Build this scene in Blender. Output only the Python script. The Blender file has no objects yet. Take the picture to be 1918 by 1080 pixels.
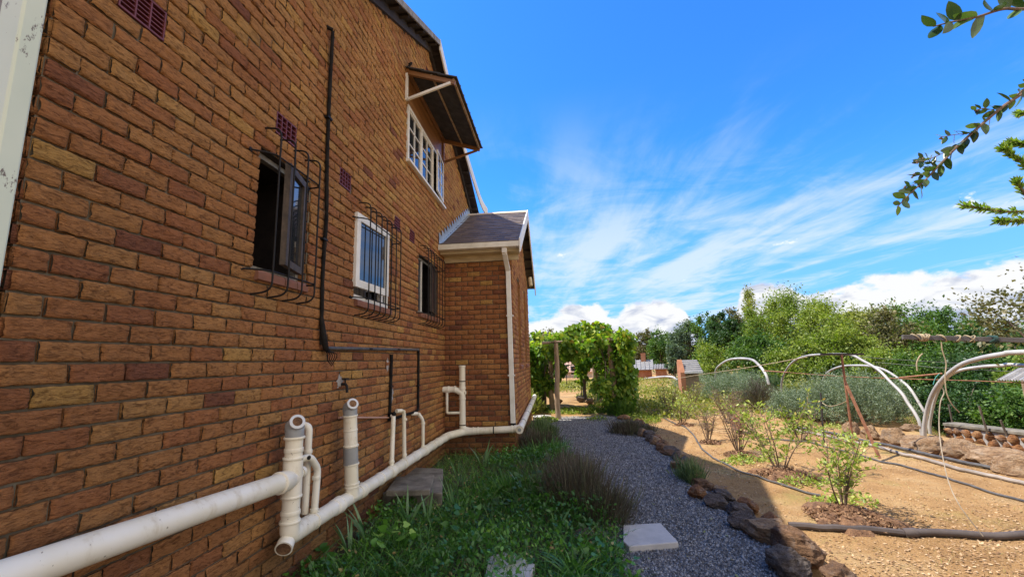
import bpy, bmesh, math, random
import numpy as np
from math import radians as RAD, sin, cos, pi
from mathutils import Vector, Matrix
random.seed(7); rng = np.random.default_rng(11)
S = bpy.context.scene
COL = S.collection
# ---------------------------------------------------------------- camera
F = 816.48                                    # focal length in photo pixels (1918 wide)
CAM = np.array([1.9565, -1.3445, 1.55])
RT = np.array([[0.9942206, 0.1039866, -0.0266855], [-0.0431932, 0.1598930, -0.9861889], [-0.0982836, 0.9816420, 0.1634605]])
cd = bpy.data.cameras.new('camera'); cam = bpy.data.objects.new('camera', cd); COL.objects.link(cam)
cd.sensor_width = 36; cd.lens = F / 1918 * 36; cd.clip_start = 0.05; cd.clip_end = 3000
cam.matrix_world = Matrix(((RT[0][0], -RT[1][0], -RT[2][0], CAM[0]), (RT[0][1], -RT[1][1], -RT[2][1], CAM[1]), (RT[0][2], -RT[1][2], -RT[2][2], CAM[2]), (0, 0, 0, 1)))
S.camera = cam
def ray(px, py): return np.array([(px - 959) / F, (py - 540) / F, 1.0]) @ RT
def on(ax, val, px, py):                      # point where the sight line meets a world plane
    v = ray(px, py); return CAM + v * (val - CAM[ax]) / v[ax]
def G(px, py, z=0.0): return on(2, z, px, py)
def WX(px, py, x=0.0): return on(0, x, px, py)
def YP(px, py, y): return on(1, y, px, py)
# ---------------------------------------------------------------- world
SUN_EL = RAD(58.5); SUN_AZ = math.atan2(-4.17, 0.33)     # clockwise from +Y
W = bpy.data.worlds.new("World"); S.world = W; W.use_nodes = True
nt = W.node_tree; N = nt.nodes; L = nt.links; N.clear()
def nn(t, **k):
    n = N.new(t)
    for a, b in k.items(): setattr(n, a, b)
    return n
def mth(op, a, b=None, c=None, clamp=False):
    n = nn('ShaderNodeMath', operation=op, use_clamp=clamp)
    for i, v in enumerate((a, b, c)):
        if v is None: continue
        if isinstance(v, (int, float)): n.inputs[i].default_value = v
        else: L.new(v, n.inputs[i])
    return n.outputs[0]
sky = nn('ShaderNodeTexSky', sky_type='NISHITA', sun_disc=False)
sky.sun_elevation = SUN_EL; sky.sun_rotation = SUN_AZ; sky.altitude = 1300; sky.air_density = 1.0; sky.dust_density = 0.6; sky.ozone_density = 2.2
tint = nn('ShaderNodeMix', data_type='RGBA', blend_type='MULTIPLY'); tint.inputs[0].default_value = 1
L.new(sky.outputs[0], tint.inputs[6]); tint.inputs[7].default_value = (0.205, 0.65, 1.16, 1)
tc = nn('ShaderNodeTexCoord'); sep = nn('ShaderNodeSeparateXYZ'); L.new(tc.outputs['Generated'], sep.inputs[0])
X, Y, Z = sep.outputs
el = mth('ARCSINE', Z); az = mth('ARCTAN2', X, Y)
def noise(vec, scale, detail=6, rough=.55, dist=0.0, dim='3D'):
    n = nn('ShaderNodeTexNoise', noise_dimensions=dim); n.inputs['Scale'].default_value = scale; n.inputs['Detail'].default_value = detail
    n.inputs['Roughness'].default_value = rough; n.inputs['Distortion'].default_value = dist; L.new(vec, n.inputs['Vector']); return n.outputs[0]
def comb(a, b, c=0.0):
    n = nn('ShaderNodeCombineXYZ')
    for i, v in enumerate((a, b, c)):
        if isinstance(v, (int, float)): n.inputs[i].default_value = v
        else: L.new(v, n.inputs[i])
    return n.outputs[0]
def smooth(v, lo, hi, a=0.0, b=1.0):
    n = nn('ShaderNodeMapRange', interpolation_type='SMOOTHSTEP'); L.new(v, n.inputs[0])
    for i, q in enumerate((lo, hi, a, b)): n.inputs[i + 1].default_value = q
    return n.outputs[0]
zz = mth('MAXIMUM', Z, 0.02); pu = mth('DIVIDE', X, zz); pv = mth('DIVIDE', Y, zz)
# high thin streaks: lines on a flat layer far overhead, running away from the camera
ca, sa = cos(RAD(-4)), sin(RAD(-4))
ru = mth('SUBTRACT', mth('MULTIPLY', pu, ca), mth('MULTIPLY', pv, sa)); rv = mth('ADD', mth('MULTIPLY', pu, sa), mth('MULTIPLY', pv, ca))
c1 = noise(comb(mth('MULTIPLY', ru, 1.0), mth('MULTIPLY', rv, 0.16), 3.1), 1.15, 9, .60, .55)
c2 = noise(comb(mth('MULTIPLY', ru, 1.0), mth('MULTIPLY', rv, 0.45), 7.7), 0.6, 5, .55, .5)
c3 = noise(comb(ru, mth('MULTIPLY', rv, 0.09), 1.7), 4.2, 6, .6, .4)
c4 = noise(comb(ru, mth('MULTIPLY', rv, .8), 9.2), 1.7, 8, .62, .8)
cir = mth('ADD', mth('MULTIPLY', c1, .50), mth('ADD', mth('MULTIPLY', c2, .38), mth('ADD', mth('MULTIPLY', c4, .27), mth('MULTIPLY', c3, .08))))
low = smooth(el, 0.60, 0.20)
cirm = mth('MULTIPLY', smooth(cir, 0.545, 0.715), mth('MULTIPLY', low, smooth(el, 0.02, 0.10)))
# heaped clouds low over the horizon
def azel(px, py):
    v = ray(px, py); v /= np.linalg.norm(v); return math.atan2(v[0], v[1]), math.asin(v[2])
tops = [(900, 640), (960, 610), (1000, 607), (1035, 592), (1062, 574), (1110, 568), (1150, 588), (1175, 566), (1225, 560), (1268, 566), (1300, 612), (1340, 640), (1385, 560), (1420, 532), (1470, 526), (1510, 542), (1560, 536), (1610, 528), (1660, 517), (1720, 512), (1790, 498), (1850, 496), (1920, 493), (2100, 500)]
fc = nn('ShaderNodeFloatCurve'); cm = fc.mapping; cv = cm.curves[0]
A0, A1 = -0.6, 1.6
pts = [((a - A0) / (A1 - A0), e) for a, e in (azel(*p) for p in tops)]
pts = [(0.0, 0.13), (max(0.02, pts[0][0] - .08), .09)] + pts + [(min(.99, pts[-1][0] + .1), .1), (1.0, .12)]
while len(cv.points) < len(pts): cv.points.new(.5, .5)
for p, (a, e) in zip(cv.points, pts): p.location = (a, e * 2); p.handle_type = 'AUTO_CLAMPED'
cm.update(); L.new(mth('DIVIDE', mth('SUBTRACT', az, A0), A1 - A0), fc.inputs['Value'])
topel = mth('MULTIPLY', fc.outputs[0], 0.5)
cvec = comb(az, mth('MULTIPLY', el, 1.5), 0.4)
b1 = noise(cvec, 9, 8, .58, .2); b2 = noise(cvec, 30, 6, .6, .3)
puf = mth('ADD', mth('MULTIPLY', mth('SUBTRACT', b1, .5), .085), mth('MULTIPLY', mth('SUBTRACT', b2, .5), .03))
dep = mth('SUBTRACT', mth('ADD', topel, puf), el)          # how far below the cloud top
cum = smooth(dep, -0.002, 0.011)
shade = noise(comb(az, mth('MULTIPLY', el, 2.2), 2.9), 13, 8, .6, .5)
shv = mth('SUBTRACT', mth('ADD', mth('MULTIPLY', dep, 5.5), mth('MULTIPLY', mth('SUBTRACT', shade, .5), 3.6)), .10)
cr = nn('ShaderNodeValToRGB'); L.new(shv, cr.inputs[0]); e0 = cr.color_ramp.elements
e0[0].position = 0.0; e0[0].color = (0.97, 0.98, 1.0, 1); e0[1].position = .75; e0[1].color = (.40, .48, .68, 1)
# small stray puffs
sp = noise(comb(mth('MULTIPLY', az, 1.0), mth('MULTIPLY', el, 2.0), 5.5), 7.5, 8, .62, .2)
spm = mth('MULTIPLY', smooth(sp, .665, .72), mth('MULTIPLY', smooth(el, .30, .22), smooth(el, .07, .12)))
SK = 3.3                                       # cloud brightness relative to the sky texture's own units
def mixc(f, a, b):
    n = nn('ShaderNodeMix', data_type='RGBA'); L.new(f, n.inputs[0]); L.new(a, n.inputs[6])
    if isinstance(b, tuple): n.inputs[7].default_value = b
    else: L.new(b, n.inputs[7])
    return n.outputs[2]
hz = smooth(el, 0.42, 0.02, 0.0, 0.72)
s0 = mixc(hz, tint.outputs[2], (0.92, 1.75, 2.95, 1))
s1 = mixc(mth('MULTIPLY', cirm, .66), s0, (.90 * SK, .95 * SK, 1.08 * SK, 1))
s2 = mixc(mth('MULTIPLY', spm, .9), s1, (1.05 * SK, 1.08 * SK, 1.12 * SK, 1))
sc = nn('ShaderNodeVectorMath', operation='SCALE'); L.new(cr.outputs[0], sc.inputs[0]); sc.inputs['Scale'].default_value = SK * .98
s3 = mixc(cum, s2, sc.outputs[0])
# unseen bright cloud added behind the camera to its right, lighting the shaded wall
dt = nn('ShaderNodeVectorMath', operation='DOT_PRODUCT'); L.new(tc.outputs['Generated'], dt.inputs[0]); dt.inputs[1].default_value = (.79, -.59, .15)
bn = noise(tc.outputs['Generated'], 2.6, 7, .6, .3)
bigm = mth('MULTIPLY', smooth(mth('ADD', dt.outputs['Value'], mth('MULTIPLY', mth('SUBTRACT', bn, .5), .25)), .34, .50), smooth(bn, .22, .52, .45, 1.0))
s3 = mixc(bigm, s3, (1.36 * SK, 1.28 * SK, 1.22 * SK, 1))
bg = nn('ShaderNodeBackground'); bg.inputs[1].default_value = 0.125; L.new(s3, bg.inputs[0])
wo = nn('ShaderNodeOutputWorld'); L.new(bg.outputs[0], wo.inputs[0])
# ---------------------------------------------------------------- sun
sd = bpy.data.lights.new('sun', 'SUN'); sd.energy = 3.5; sd.angle = RAD(.53); sd.color = (1.0, .93, .82)
so = bpy.data.objects.new('sun', sd); COL.objects.link(so)
sv = Vector((sin(SUN_AZ) * cos(SUN_EL), cos(SUN_AZ) * cos(SUN_EL), sin(SUN_EL)))
so.rotation_euler = sv.to_track_quat('Z', 'Y').to_euler(); so.location = (-6, 3, 12)
S.view_settings.view_transform = 'Standard'; S.view_settings.look = 'None'; S.view_settings.gamma = 1; S.view_settings.exposure = 1.33
S.render.engine = 'CYCLES'
# ---------------------------------------------------------------- helpers
def tag(o, label=None, cat=None, group=None, kind=None):
    if label: o['label'] = label
    if cat: o['category'] = cat
    if group: o['group'] = group
    if kind: o['kind'] = kind
    return o
LOCAL = set()                                  # things whose parts are modelled round their own foot
def lempty(*a, **k):
    o = empty(*a, **k); LOCAL.add(o.name); return o
def empty(name, loc, label=None, cat=None, group=None, kind=None):
    o = bpy.data.objects.new(name, None); COL.objects.link(o); o.location = loc; o.empty_display_size = .2
    return tag(o, label, cat, group, kind)
def link(name, me, mat=None, parent=None):
    if mat is not None: me.materials.append(mat)
    o = bpy.data.objects.new(name, me); COL.objects.link(o)
    if parent is not None:
        o.parent = parent
        if parent.name not in LOCAL: o.matrix_parent_inverse = parent_world(parent).inverted()
    return o
def parent_world(o):
    m = Matrix.Translation(o.location) @ o.rotation_euler.to_matrix().to_4x4()
    if o.parent: m = parent_world(o.parent) @ o.matrix_parent_inverse @ m
    return m
class MB:
    def __init__(s): s.v = []; s.f = []; s.t = []; s.tint = 0.5
    def add(s, vs, fs):
        b = len(s.v); s.v += [tuple(float(q) for q in p) for p in vs]; s.f += [tuple(i + b for i in f) for f in fs]; s.t += [s.tint] * len(vs); return s
    def box(s, a, b):
        x0, y0, z0 = [min(a[i], b[i]) for i in range(3)]; x1, y1, z1 = [max(a[i], b[i]) for i in range(3)]
        return s.add([(x0, y0, z0), (x1, y0, z0), (x1, y1, z0), (x0, y1, z0), (x0, y0, z1), (x1, y0, z1), (x1, y1, z1), (x0, y1, z1)],
                     [(0, 3, 2, 1), (4, 5, 6, 7), (0, 1, 5, 4), (1, 2, 6, 5), (2, 3, 7, 6), (3, 0, 4, 7)])
    def beam(s, p, q, w, h, up=(0, 0, 1)):
        p, q = Vector(p), Vector(q); d = (q - p).normalized(); u = Vector(up); r = d.cross(u)
        if r.length < 1e-4: r = d.cross(Vector((0, 1, 0)))
        r.normalize(); u = r.cross(d).normalized(); vs = []
        for c in (p, q):
            for a, b in ((-1, -1), (1, -1), (1, 1), (-1, 1)): vs.append(c + r * a * w / 2 + u * b * h / 2)
        return s.add(vs, [(0, 1, 2, 3), (7, 6, 5, 4), (0, 4, 5, 1), (1, 5, 6, 2), (2, 6, 7, 3), (3, 7, 4, 0)])
    def tube(s, pts, r, n=12, caps=True):
        P = [Vector(p) for p in pts]; m = len(P); R = [r] * m if isinstance(r, (int, float)) else list(r)
        T = []
        for i in range(m):
            a = P[max(0, i - 1)]; b = P[min(m - 1, i + 1)]; d = b - a; T.append(d.normalized() if d.length > 1e-9 else Vector((0, 0, 1)))
        ref = Vector((0, 0, 1)) if abs(T[0].z) < .9 else Vector((1, 0, 0)); u = T[0].cross(ref).normalized(); vs = []
        for i in range(m):
            u = (u - T[i] * u.dot(T[i])).normalized(); w = T[i].cross(u)
            for k in range(n):
                a = 2 * pi * k / n; vs.append(P[i] + (u * cos(a) + w * sin(a)) * R[i])
        fs = [(i * n + k, i * n + (k + 1) % n, (i + 1) * n + (k + 1) % n, (i + 1) * n + k) for i in range(m - 1) for k in range(n)]
        if caps: fs += [tuple(range(n))[::-1], tuple((m - 1) * n + k for k in range(n))]
        return s.add(vs, fs)
    def extr(s, poly, d):                      # planar polygon extruded by vector d
        n = len(poly); d = Vector(d); vs = [Vector(p) for p in poly] + [Vector(p) + d for p in poly]
        return s.add(vs, [tuple(range(n))[::-1], tuple(range(n, 2 * n))] + [(i, (i + 1) % n, n + (i + 1) % n, n + i) for i in range(n)])
    def build(s, name, mat=None, parent=None, smooth=False, bevel=0):
        me = bpy.data.meshes.new(name); me.from_pydata(s.v, [], s.f)
        a = me.attributes.new('tint', 'FLOAT', 'POINT'); a.data.foreach_set('value', s.t)
        if smooth: me.shade_smooth() if hasattr(me, 'shade_smooth') else None
        bm = bmesh.new(); bm.from_mesh(me); bmesh.ops.recalc_face_normals(bm, faces=bm.faces); bm.to_mesh(me); bm.free()
        if smooth:
            me.polygons.foreach_set('use_smooth', [True] * len(me.polygons))
            try: me.set_sharp_from_angle(angle=RAD(42))
            except Exception: pass
        o = link(name, me, mat, parent)
        if bevel:
            m = o.modifiers.new('bevel', 'BEVEL'); m.width = bevel; m.segments = 2; m.limit_method = 'ANGLE'
        return o
def bend(pts, r, n=6):                         # round the corners of a polyline
    P = [Vector(p) for p in pts]; out = [P[0]]
    for i in range(1, len(P) - 1):
        a = (P[i - 1] - P[i]); b = (P[i + 1] - P[i]); rr = min(r, a.length * .48, b.length * .48)
        p0 = P[i] + a.normalized() * rr; p1 = P[i] + b.normalized() * rr
        for k in range(n + 1):
            t = k / n; out.append(p0 * (1 - t) ** 2 + P[i] * 2 * t * (1 - t) + p1 * t ** 2)
    out.append(P[-1]); return out
def spline(pts, n=6):
    P = [Vector(p) for p in pts]; P = [P[0] * 2 - P[1]] + P + [P[-1] * 2 - P[-2]]; out = []
    for i in range(1, len(P) - 2):
        for k in range(n):
            t = k / n; a, b, c, d = P[i - 1:i + 3]
            out.append(.5 * ((2 * b) + (c - a) * t + (2 * a - 5 * b + 4 * c - d) * t * t + (3 * b - a - 3 * c + d) * t ** 3))
    out.append(P[-2]); return out
def npmesh(name, V, Fc, mat, parent=None, tint=None, smooth=False):   # V (n,3); Fc (m,k) same-size faces
    me = bpy.data.meshes.new(name); V = np.asarray(V, np.float32); Fc = np.asarray(Fc, np.int32); m, k = Fc.shape
    me.vertices.add(len(V)); me.vertices.foreach_set('co', V.ravel()); me.loops.add(m * k); me.loops.foreach_set('vertex_index', Fc.ravel())
    me.polygons.add(m); me.polygons.foreach_set('loop_start', np.arange(0, m * k, k, dtype=np.int32))
    try: me.polygons.foreach_set('loop_total', np.full(m, k, np.int32))
    except Exception: pass
    if tint is not None:
        a = me.attributes.new('tint', 'FLOAT', 'POINT'); a.data.foreach_set('value', np.asarray(tint, np.float32))
    if smooth: me.polygons.foreach_set('use_smooth', [True] * m)
    me.update(calc_edges=True); me.validate()
    return link(name, me, mat, parent)
# ---------------------------------------------------------------- materials
class MT:
    def __init__(s, name):
        s.m = bpy.data.materials.new(name); s.m.use_nodes = True; s.t = s.m.node_tree; s.N = s.t.nodes; s.L = s.t.links
        s.b = s.N['Principled BSDF']; s.o = s.N['Material Output']; s._c = None
    def n(s, t, **k):
        q = s.N.new(t)
        for a, b in k.items(): setattr(q, a, b)
        return q
    def coord(s):
        if not s._c: s._c = s.n('ShaderNodeTexCoord').outputs['Object']
        return s._c
    def map(s, scale=(1, 1, 1)):
        q = s.n('ShaderNodeMapping'); q.inputs['Scale'].default_value = scale; s.L.new(s.coord(), q.inputs[0]); return q.outputs[0]
    def noise(s, scale, detail=5, rough=.55, stretch=None, dist=0):
        q = s.n('ShaderNodeTexNoise'); q.inputs['Scale'].default_value = scale; q.inputs['Detail'].default_value = detail; q.inputs['Roughness'].default_value = rough; q.inputs['Distortion'].default_value = dist
        s.L.new(s.map(stretch) if stretch else s.coord(), q.inputs['Vector']); return q.outputs[0]
    def voro(s, scale, feat='F1', stretch=None, out=0):
        q = s.n('ShaderNodeTexVoronoi', feature=feat); q.inputs['Scale'].default_value = scale; s.L.new(s.map(stretch) if stretch else s.coord(), q.inputs['Vector']); return q.outputs[out]
    def ramp(s, v, stops):
        q = s.n('ShaderNodeValToRGB'); s.L.new(v, q.inputs[0]); e = q.color_ramp.elements
        while len(e) < len(stops): e.new(.5)
        for i, (p, c) in enumerate(stops): e[i].position = p; e[i].color = (c[0], c[1], c[2], 1) if hasattr(c, '__len__') else (c, c, c, 1)
        return q.outputs[0]
    def attr(s, name='tint'): return s.n('ShaderNodeAttribute', attribute_name=name).outputs['Fac']
    def mix(s, f, a, b, mode='MIX'):
        q = s.n('ShaderNodeMix', data_type='RGBA', blend_type=mode)
        for i, v in ((0, f), (6, a), (7, b)):
            if isinstance(v, (int, float)): q.inputs[i].default_value = v
            elif isinstance(v, tuple): q.inputs[i].default_value = (*v, 1)
            else: s.L.new(v, q.inputs[i])
        return q.outputs[2]
    def math(s, op, a, b):
        q = s.n('ShaderNodeMath', operation=op)
        for i, v in enumerate((a, b)):
            if isinstance(v, (int, float)): q.inputs[i].default_value = v
            else: s.L.new(v, q.inputs[i])
        return q.outputs[0]
    def bump(s, h, st=.5, d=.01):
        q = s.n('ShaderNodeBump'); q.inputs['Strength'].default_value = st; q.inputs['Distance'].default_value = d; s.L.new(h, q.inputs['Height']); s.L.new(q.outputs[0], s.b.inputs['Normal'])
    def fin(s, col, rough=.8, metal=0, spec=None):
        if isinstance(col, tuple): s.b.inputs['Base Color'].default_value = (*col, 1)
        else: s.L.new(col, s.b.inputs['Base Color'])
        if isinstance(rough, (int, float)): s.b.inputs['Roughness'].default_value = rough
        else: s.L.new(rough, s.b.inputs['Roughness'])
        s.b.inputs['Metallic'].default_value = metal
        if spec is not None: s.b.inputs['Specular IOR Level'].default_value = spec
        return s.m
    def leafy(s, trans=.35, tcol=None, rough=.5):      # share of light passing through thin leaves
        col = s.b.inputs['Base Color'].links[0].from_socket; s.b.inputs['Roughness'].default_value = rough
        tr = s.n('ShaderNodeBsdfTranslucent'); ad = s.n('ShaderNodeMixShader'); ad.inputs[0].default_value = trans
        s.L.new(s.mix(1.0, col, tcol or (1.3, 1.5, .5), 'MULTIPLY'), tr.inputs[0]); s.L.new(s.b.outputs[0], ad.inputs[1]); s.L.new(tr.outputs[0], ad.inputs[2]); s.L.new(ad.outputs[0], s.o.inputs[0]); return s.m
def m_brick():
    t = MT('rock faced brick'); a = t.attr()
    c = t.ramp(a, [(0, (.19, .074, .050)), (.15, (.32, .125, .062)), (.35, (.44, .178, .070)), (.55, (.51, .240, .086)), (.75, (.56, .30, .105)), (.9, (.60, .34, .10)), (1, (.68, .46, .17))])
    n1 = t.noise(24, 9, .68, (1, .7, 2.3), 1.4); n2 = t.noise(1.1, 5, .6); n3 = t.noise(55, 5, .65, (1, .8, 1.6), .6)
    c = t.mix(t.ramp(n1, [(.36, 0.0), (.52, 1.0)]), t.mix(1.0, c, (.42, .38, .36), 'MULTIPLY'), c)
    c = t.mix(t.ramp(n3, [(.56, 0.0), (.72, .55)]), c, t.mix(1.0, c, (1.35, 1.35, 1.3), 'MULTIPLY'))
    c = t.mix(t.ramp(n2, [(.34, .5), (.60, 0.0)]), c, t.mix(1.0, c, (.62, .62, .66), 'MULTIPLY'))
    c = t.mix(t.ramp(t.noise(2.6, 8, .75, (1, 1, .5)), [(.63, 0.0), (.78, .38)]), c, (.36, .31, .28))
    sx = t.n('ShaderNodeSeparateXYZ'); t.L.new(t.coord(), sx.inputs[0]); zz_ = t.math('ADD', sx.outputs[2], t.math('MULTIPLY', t.noise(3.5, 6, .7), .30))
    c = t.mix(t.ramp(zz_, [(.42, .8), (.62, 0.0)]), c, t.mix(1.0, c, (.60, .66, .70), 'MULTIPLY'))      # older, lichen-grey bricks near the ground
    c = t.mix(t.ramp(t.noise(130, 3, .6), [(.68, 0.0), (.74, .8)]), c, (.06, .035, .025))
    h = t.math('ADD', t.math('MULTIPLY', t.noise(30, 10, .70, (1, .7, 2.3), 1.6), 1.3), t.math('MULTIPLY', t.noise(140, 4, .6), .25))
    t.bump(h, 1.0, .024); return t.fin(c, .9, spec=.25)
def m_mortar():
    t = MT('mortar'); n = t.noise(5, 6, .6); c = t.ramp(n, [(.3, (.06, .050, .034)), (.5, (.115, .095, .065)), (.75, (.20, .175, .13))]); t.bump(t.noise(140, 6, .7), .6, .006); return t.fin(c, .95)
def m_simple(name, cols, scale=6, rough=.6, bump=.15, bscale=60, metal=0, stretch=None, bd=.004, spec=None):
    t = MT(name); n = t.noise(scale, 7, .62, stretch); k = len(cols)
    c = t.ramp(n, [(.3 + .4 * i / max(1, k - 1), q) for i, q in enumerate(cols)]) if k > 1 else cols[0]
    if bump: t.bump(t.noise(bscale, 5, .6, stretch), bump, bd)
    return t.fin(c, rough, metal, spec)
def m_pvc():
    t = MT('cream pvc'); c = t.ramp(t.noise(2.2, 4, .6), [(.35, (.72, .67, .53)), (.62, (.80, .77, .68))])
    c = t.mix(t.ramp(t.noise(9, 8, .7, (1, 1, .35)), [(.54, 0.0), (.72, .6)]), c, (.45, .35, .19))
    c = t.mix(t.ramp(t.noise(55, 3, .5), [(.70, 0.0), (.74, .8)]), c, (.16, .12, .08)); t.bump(t.noise(30, 3), .05, .003); return t.fin(c, .42)
def m_glass():
    t = MT('window glass'); return t.fin((.02, .024, .028), .04, spec=1.0)
def m_leaf(name, stops, trans=.35, tcol=None, rough=.5, spec=.3):
    t = MT(name); c = t.ramp(t.attr(), stops); t.fin(c, rough, spec=spec); return t.leafy(trans, tcol, rough)
BRICK = m_brick(); MORT = m_mortar(); PVC = m_pvc(); GLASS = m_glass()
PVCG = m_simple('grey pvc', [(.24, .25, .26), (.33, .34, .34)], 7, .5, .05)
IRON = m_simple('black iron', [(.004, .004, .005), (.014, .012, .012)], 30, .6, .3, 90, spec=.25)
TAR = m_simple('tarred pipe', [(.005, .005, .006), (.022, .020, .018)], 14, .85, .6, 70, spec=.15)
WHITE = m_simple('white paint', [(.60, .59, .54), (.78, .78, .74)], 5, .5, .12, 40)
PEEL = (lambda t: (t.bump(t.noise(20, 4), .1, .003), t.fin(t.mix(t.ramp(t.noise(11, 8, .7, (1, 1, .5)), [(.60, 0.0), (.63, 1.0)]), t.ramp(t.noise(2, 3), [(.3, (.50, .58, .47)), (.7, (.62, .68, .56))]), (.13, .10, .08)), .5))[1])(MT('peeling paint'))
CREAM = m_simple('cream board', [(.42, .34, .19), (.62, .54, .35)], 4, .6, .2, 30, stretch=(1, 1, 4))
DARKW = m_simple('dark timber', [(.018, .014, .014), (.045, .035, .032)], 9, .8, .4, 40)
BROWNW = m_simple('orange varnished board', [(.13, .058, .022), (.30, .145, .05)], 5, .5, .25, 30, stretch=(1, .3, 3))
UNDER = m_simple('tile underside', [(.05, .042, .036), (.13, .105, .08)], 5, .9, .4, 30)
TILE = (lambda t: (t.bump(t.noise(60, 5, .6), .4, .005), t.fin(t.mix(t.ramp(t.noise(7, 5), [(.3, .45), (.7, 0.0)]), t.ramp(t.attr(), [(0, (.085, .062, .054)), (.5, (.135, .098, .078)), (1, (.19, .14, .105))]), (.06, .05, .048)), .58))[1])(MT('roof tile'))
FLASH = m_simple('galvanised flashing', [(.42, .50, .56), (.60, .68, .74)], 6, .38, .1, 20, metal=.55)
VENT = m_simple('maroon vent', [(.10, .022, .026), (.16, .035, .035)], 12, .55, .1)
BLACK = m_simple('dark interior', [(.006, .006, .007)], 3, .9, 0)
RUST = m_simple('rusty steel', [(.12, .045, .022), (.24, .10, .05), (.33, .15, .07)], 14, .8, .5, 80)
HOOP = (lambda t: (t.bump(t.noise(60, 4), .2, .003), t.fin(t.mix(t.ramp(t.noise(10, 6, .7), [(.55, 0.0), (.7, .5)]), t.ramp(t.noise(1.5, 3), [(.35, (.27, .25, .23)), (.65, (.46, .44, .40))]), (.22, .16, .11)), .5))[1])(MT('weathered conduit'))
HOSE = m_simple('grey black hose', [(.04, .038, .038), (.11, .105, .10)], 12, .55, .1)
PIPEB = m_simple('brown grey pipe', [(.045, .034, .030), (.10, .078, .066)], 6, .55, .1)
POST = m_simple('weathered post', [(.15, .095, .055), (.30, .21, .13), (.38, .30, .21)], 7, .85, .6, 40, stretch=(3, 3, .4), bd=.01)
BEAM = m_simple('grey beam', [(.06, .055, .052), (.15, .135, .12)], 8, .8, .4, 50, stretch=(.5, 3, 3))
TWINE = m_simple('twine', [(.28, .21, .12), (.44, .35, .22)], 60, .9, .4, 200)
CONC = m_simple('concrete', [(.07, .06, .048), (.17, .15, .12), (.25, .22, .18)], 6, .9, .5, 60, bd=.008)
SLAB = m_simple('pale paving slab', [(.36, .34, .32), (.50, .47, .44)], 5, .85, .35, 60)
BARK = m_simple('bark', [(.07, .05, .035), (.17, .13, .095)], 9, .9, .8, 30, stretch=(1, 1, .25), bd=.02)
TWIGM = m_simple('twig', [(.13, .075, .045), (.26, .17, .11)], 15, .85, .2)
TERRA = m_simple('terracotta', [(.24, .09, .045), (.34, .14, .07)], 8, .8, .2)
BARNB = m_simple('far brick', [(.30, .11, .05), (.45, .21, .11)], 5, .9, .2)
TIN = m_simple('corrugated tin', [(.34, .32, .30), (.52, .50, .47)], 4, .45, .1, metal=.3)
CREAMW = m_simple('pale plaster', [(.50, .40, .30), (.62, .52, .42)], 3, .9, .1)
def m_rock(name, st):
    t = MT(name); n = t.noise(5.5, 9, .66, (1, 1, 2.2), .8)
    c = t.ramp(n, st); c = t.mix(t.ramp(t.noise(17, 8, .75, (1, 1, 2)), [(.48, 0.0), (.64, .6)]), c, (.065, .045, .033))
    c = t.mix(t.ramp(t.noise(3.4, 6, .7), [(.52, 0.0), (.66, .5)]), c, (.36, .31, .26))
    t.bump(t.math('ADD', t.noise(10, 10, .75, (1, 1, 3.0), 1.0), t.math('MULTIPLY', t.noise(60, 4), .25)), 1.0, .07); return t.fin(c, .9, spec=.2)
ROCKB = m_rock('brown rock', [(.3, (.12, .065, .036)), (.5, (.27, .15, .08)), (.68, (.45, .27, .15))])
ROCKO = m_rock('orange rock', [(.3, (.17, .075, .032)), (.5, (.36, .16, .065)), (.7, (.48, .29, .14))])
ROCKT = m_rock('tan rock', [(.3, (.22, .12, .06)), (.5, (.42, .26, .14)), (.7, (.58, .42, .27))])
ROCKG = m_rock('grey rock', [(.3, (.08, .06, .048)), (.5, (.19, .145, .115)), (.7, (.36, .29, .24))])
def m_soil():
    t = MT('garden soil'); c = t.ramp(t.noise(1.1, 7, .65), [(.30, (.26, .145, .060)), (.5, (.40, .235, .10)), (.7, (.48, .33, .165))])
    c = t.mix(t.ramp(t.voro(55), [(.05, .4), (.45, 0.0)]), c, (.55, .40, .23))
    c = t.mix(t.ramp(t.noise(60, 6, .7), [(.52, 0.0), (.68, .75)]), c, (.13, .075, .04))
    c = t.mix(t.ramp(t.noise(.8, 6, .7), [(.56, 0.0), (.68, .40)]), c, (.25, .26, .07))
    t.bump(t.math('ADD', t.noise(45, 8, .75), t.math('MULTIPLY', t.noise(6, 4), .8)), .9, .035); return t.fin(c, .95, spec=.1)
def m_gravel():
    t = MT('gravel'); v = t.n('ShaderNodeTexVoronoi'); v.inputs['Scale'].default_value = 62; t.L.new(t.coord(), v.inputs['Vector'])
    bw = t.n('ShaderNodeRGBToBW'); t.L.new(v.outputs['Color'], bw.inputs[0])
    c = t.ramp(bw.outputs[0], [(.1, (.075, .076, .082)), (.5, (.165, .166, .175)), (.95, (.34, .34, .35))])
    c = t.mix(t.ramp(t.noise(1.3, 6, .65), [(.50, 0.0), (.66, .55)]), c, (.20, .15, .11))
    h = t.math('ADD', t.math('MULTIPLY', v.outputs['Distance'], -1.6), t.noise(160, 3)); t.bump(h, .9, .02); return t.fin(c, .85)
def m_grass():
    t = MT('grass ground'); c = t.ramp(t.noise(3, 7, .7), [(.3, (.06, .10, .02)), (.55, (.12, .20, .035)), (.75, (.27, .24, .10))]); t.bump(t.noise(90, 5, .7), .9, .04); return t.fin(c, .95)
SOIL = m_soil(); GRAVEL = m_gravel(); GRASSG = m_grass()
MULCH = m_simple('dark mulch', [(.06, .03, .016), (.17, .085, .04), (.32, .18, .09)], 16, .95, 1.0, 45, bd=.03)
BED = m_simple('bed soil', [(.030, .020, .012), (.075, .052, .032)], 10, .95, .8, 50, bd=.02)
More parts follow.
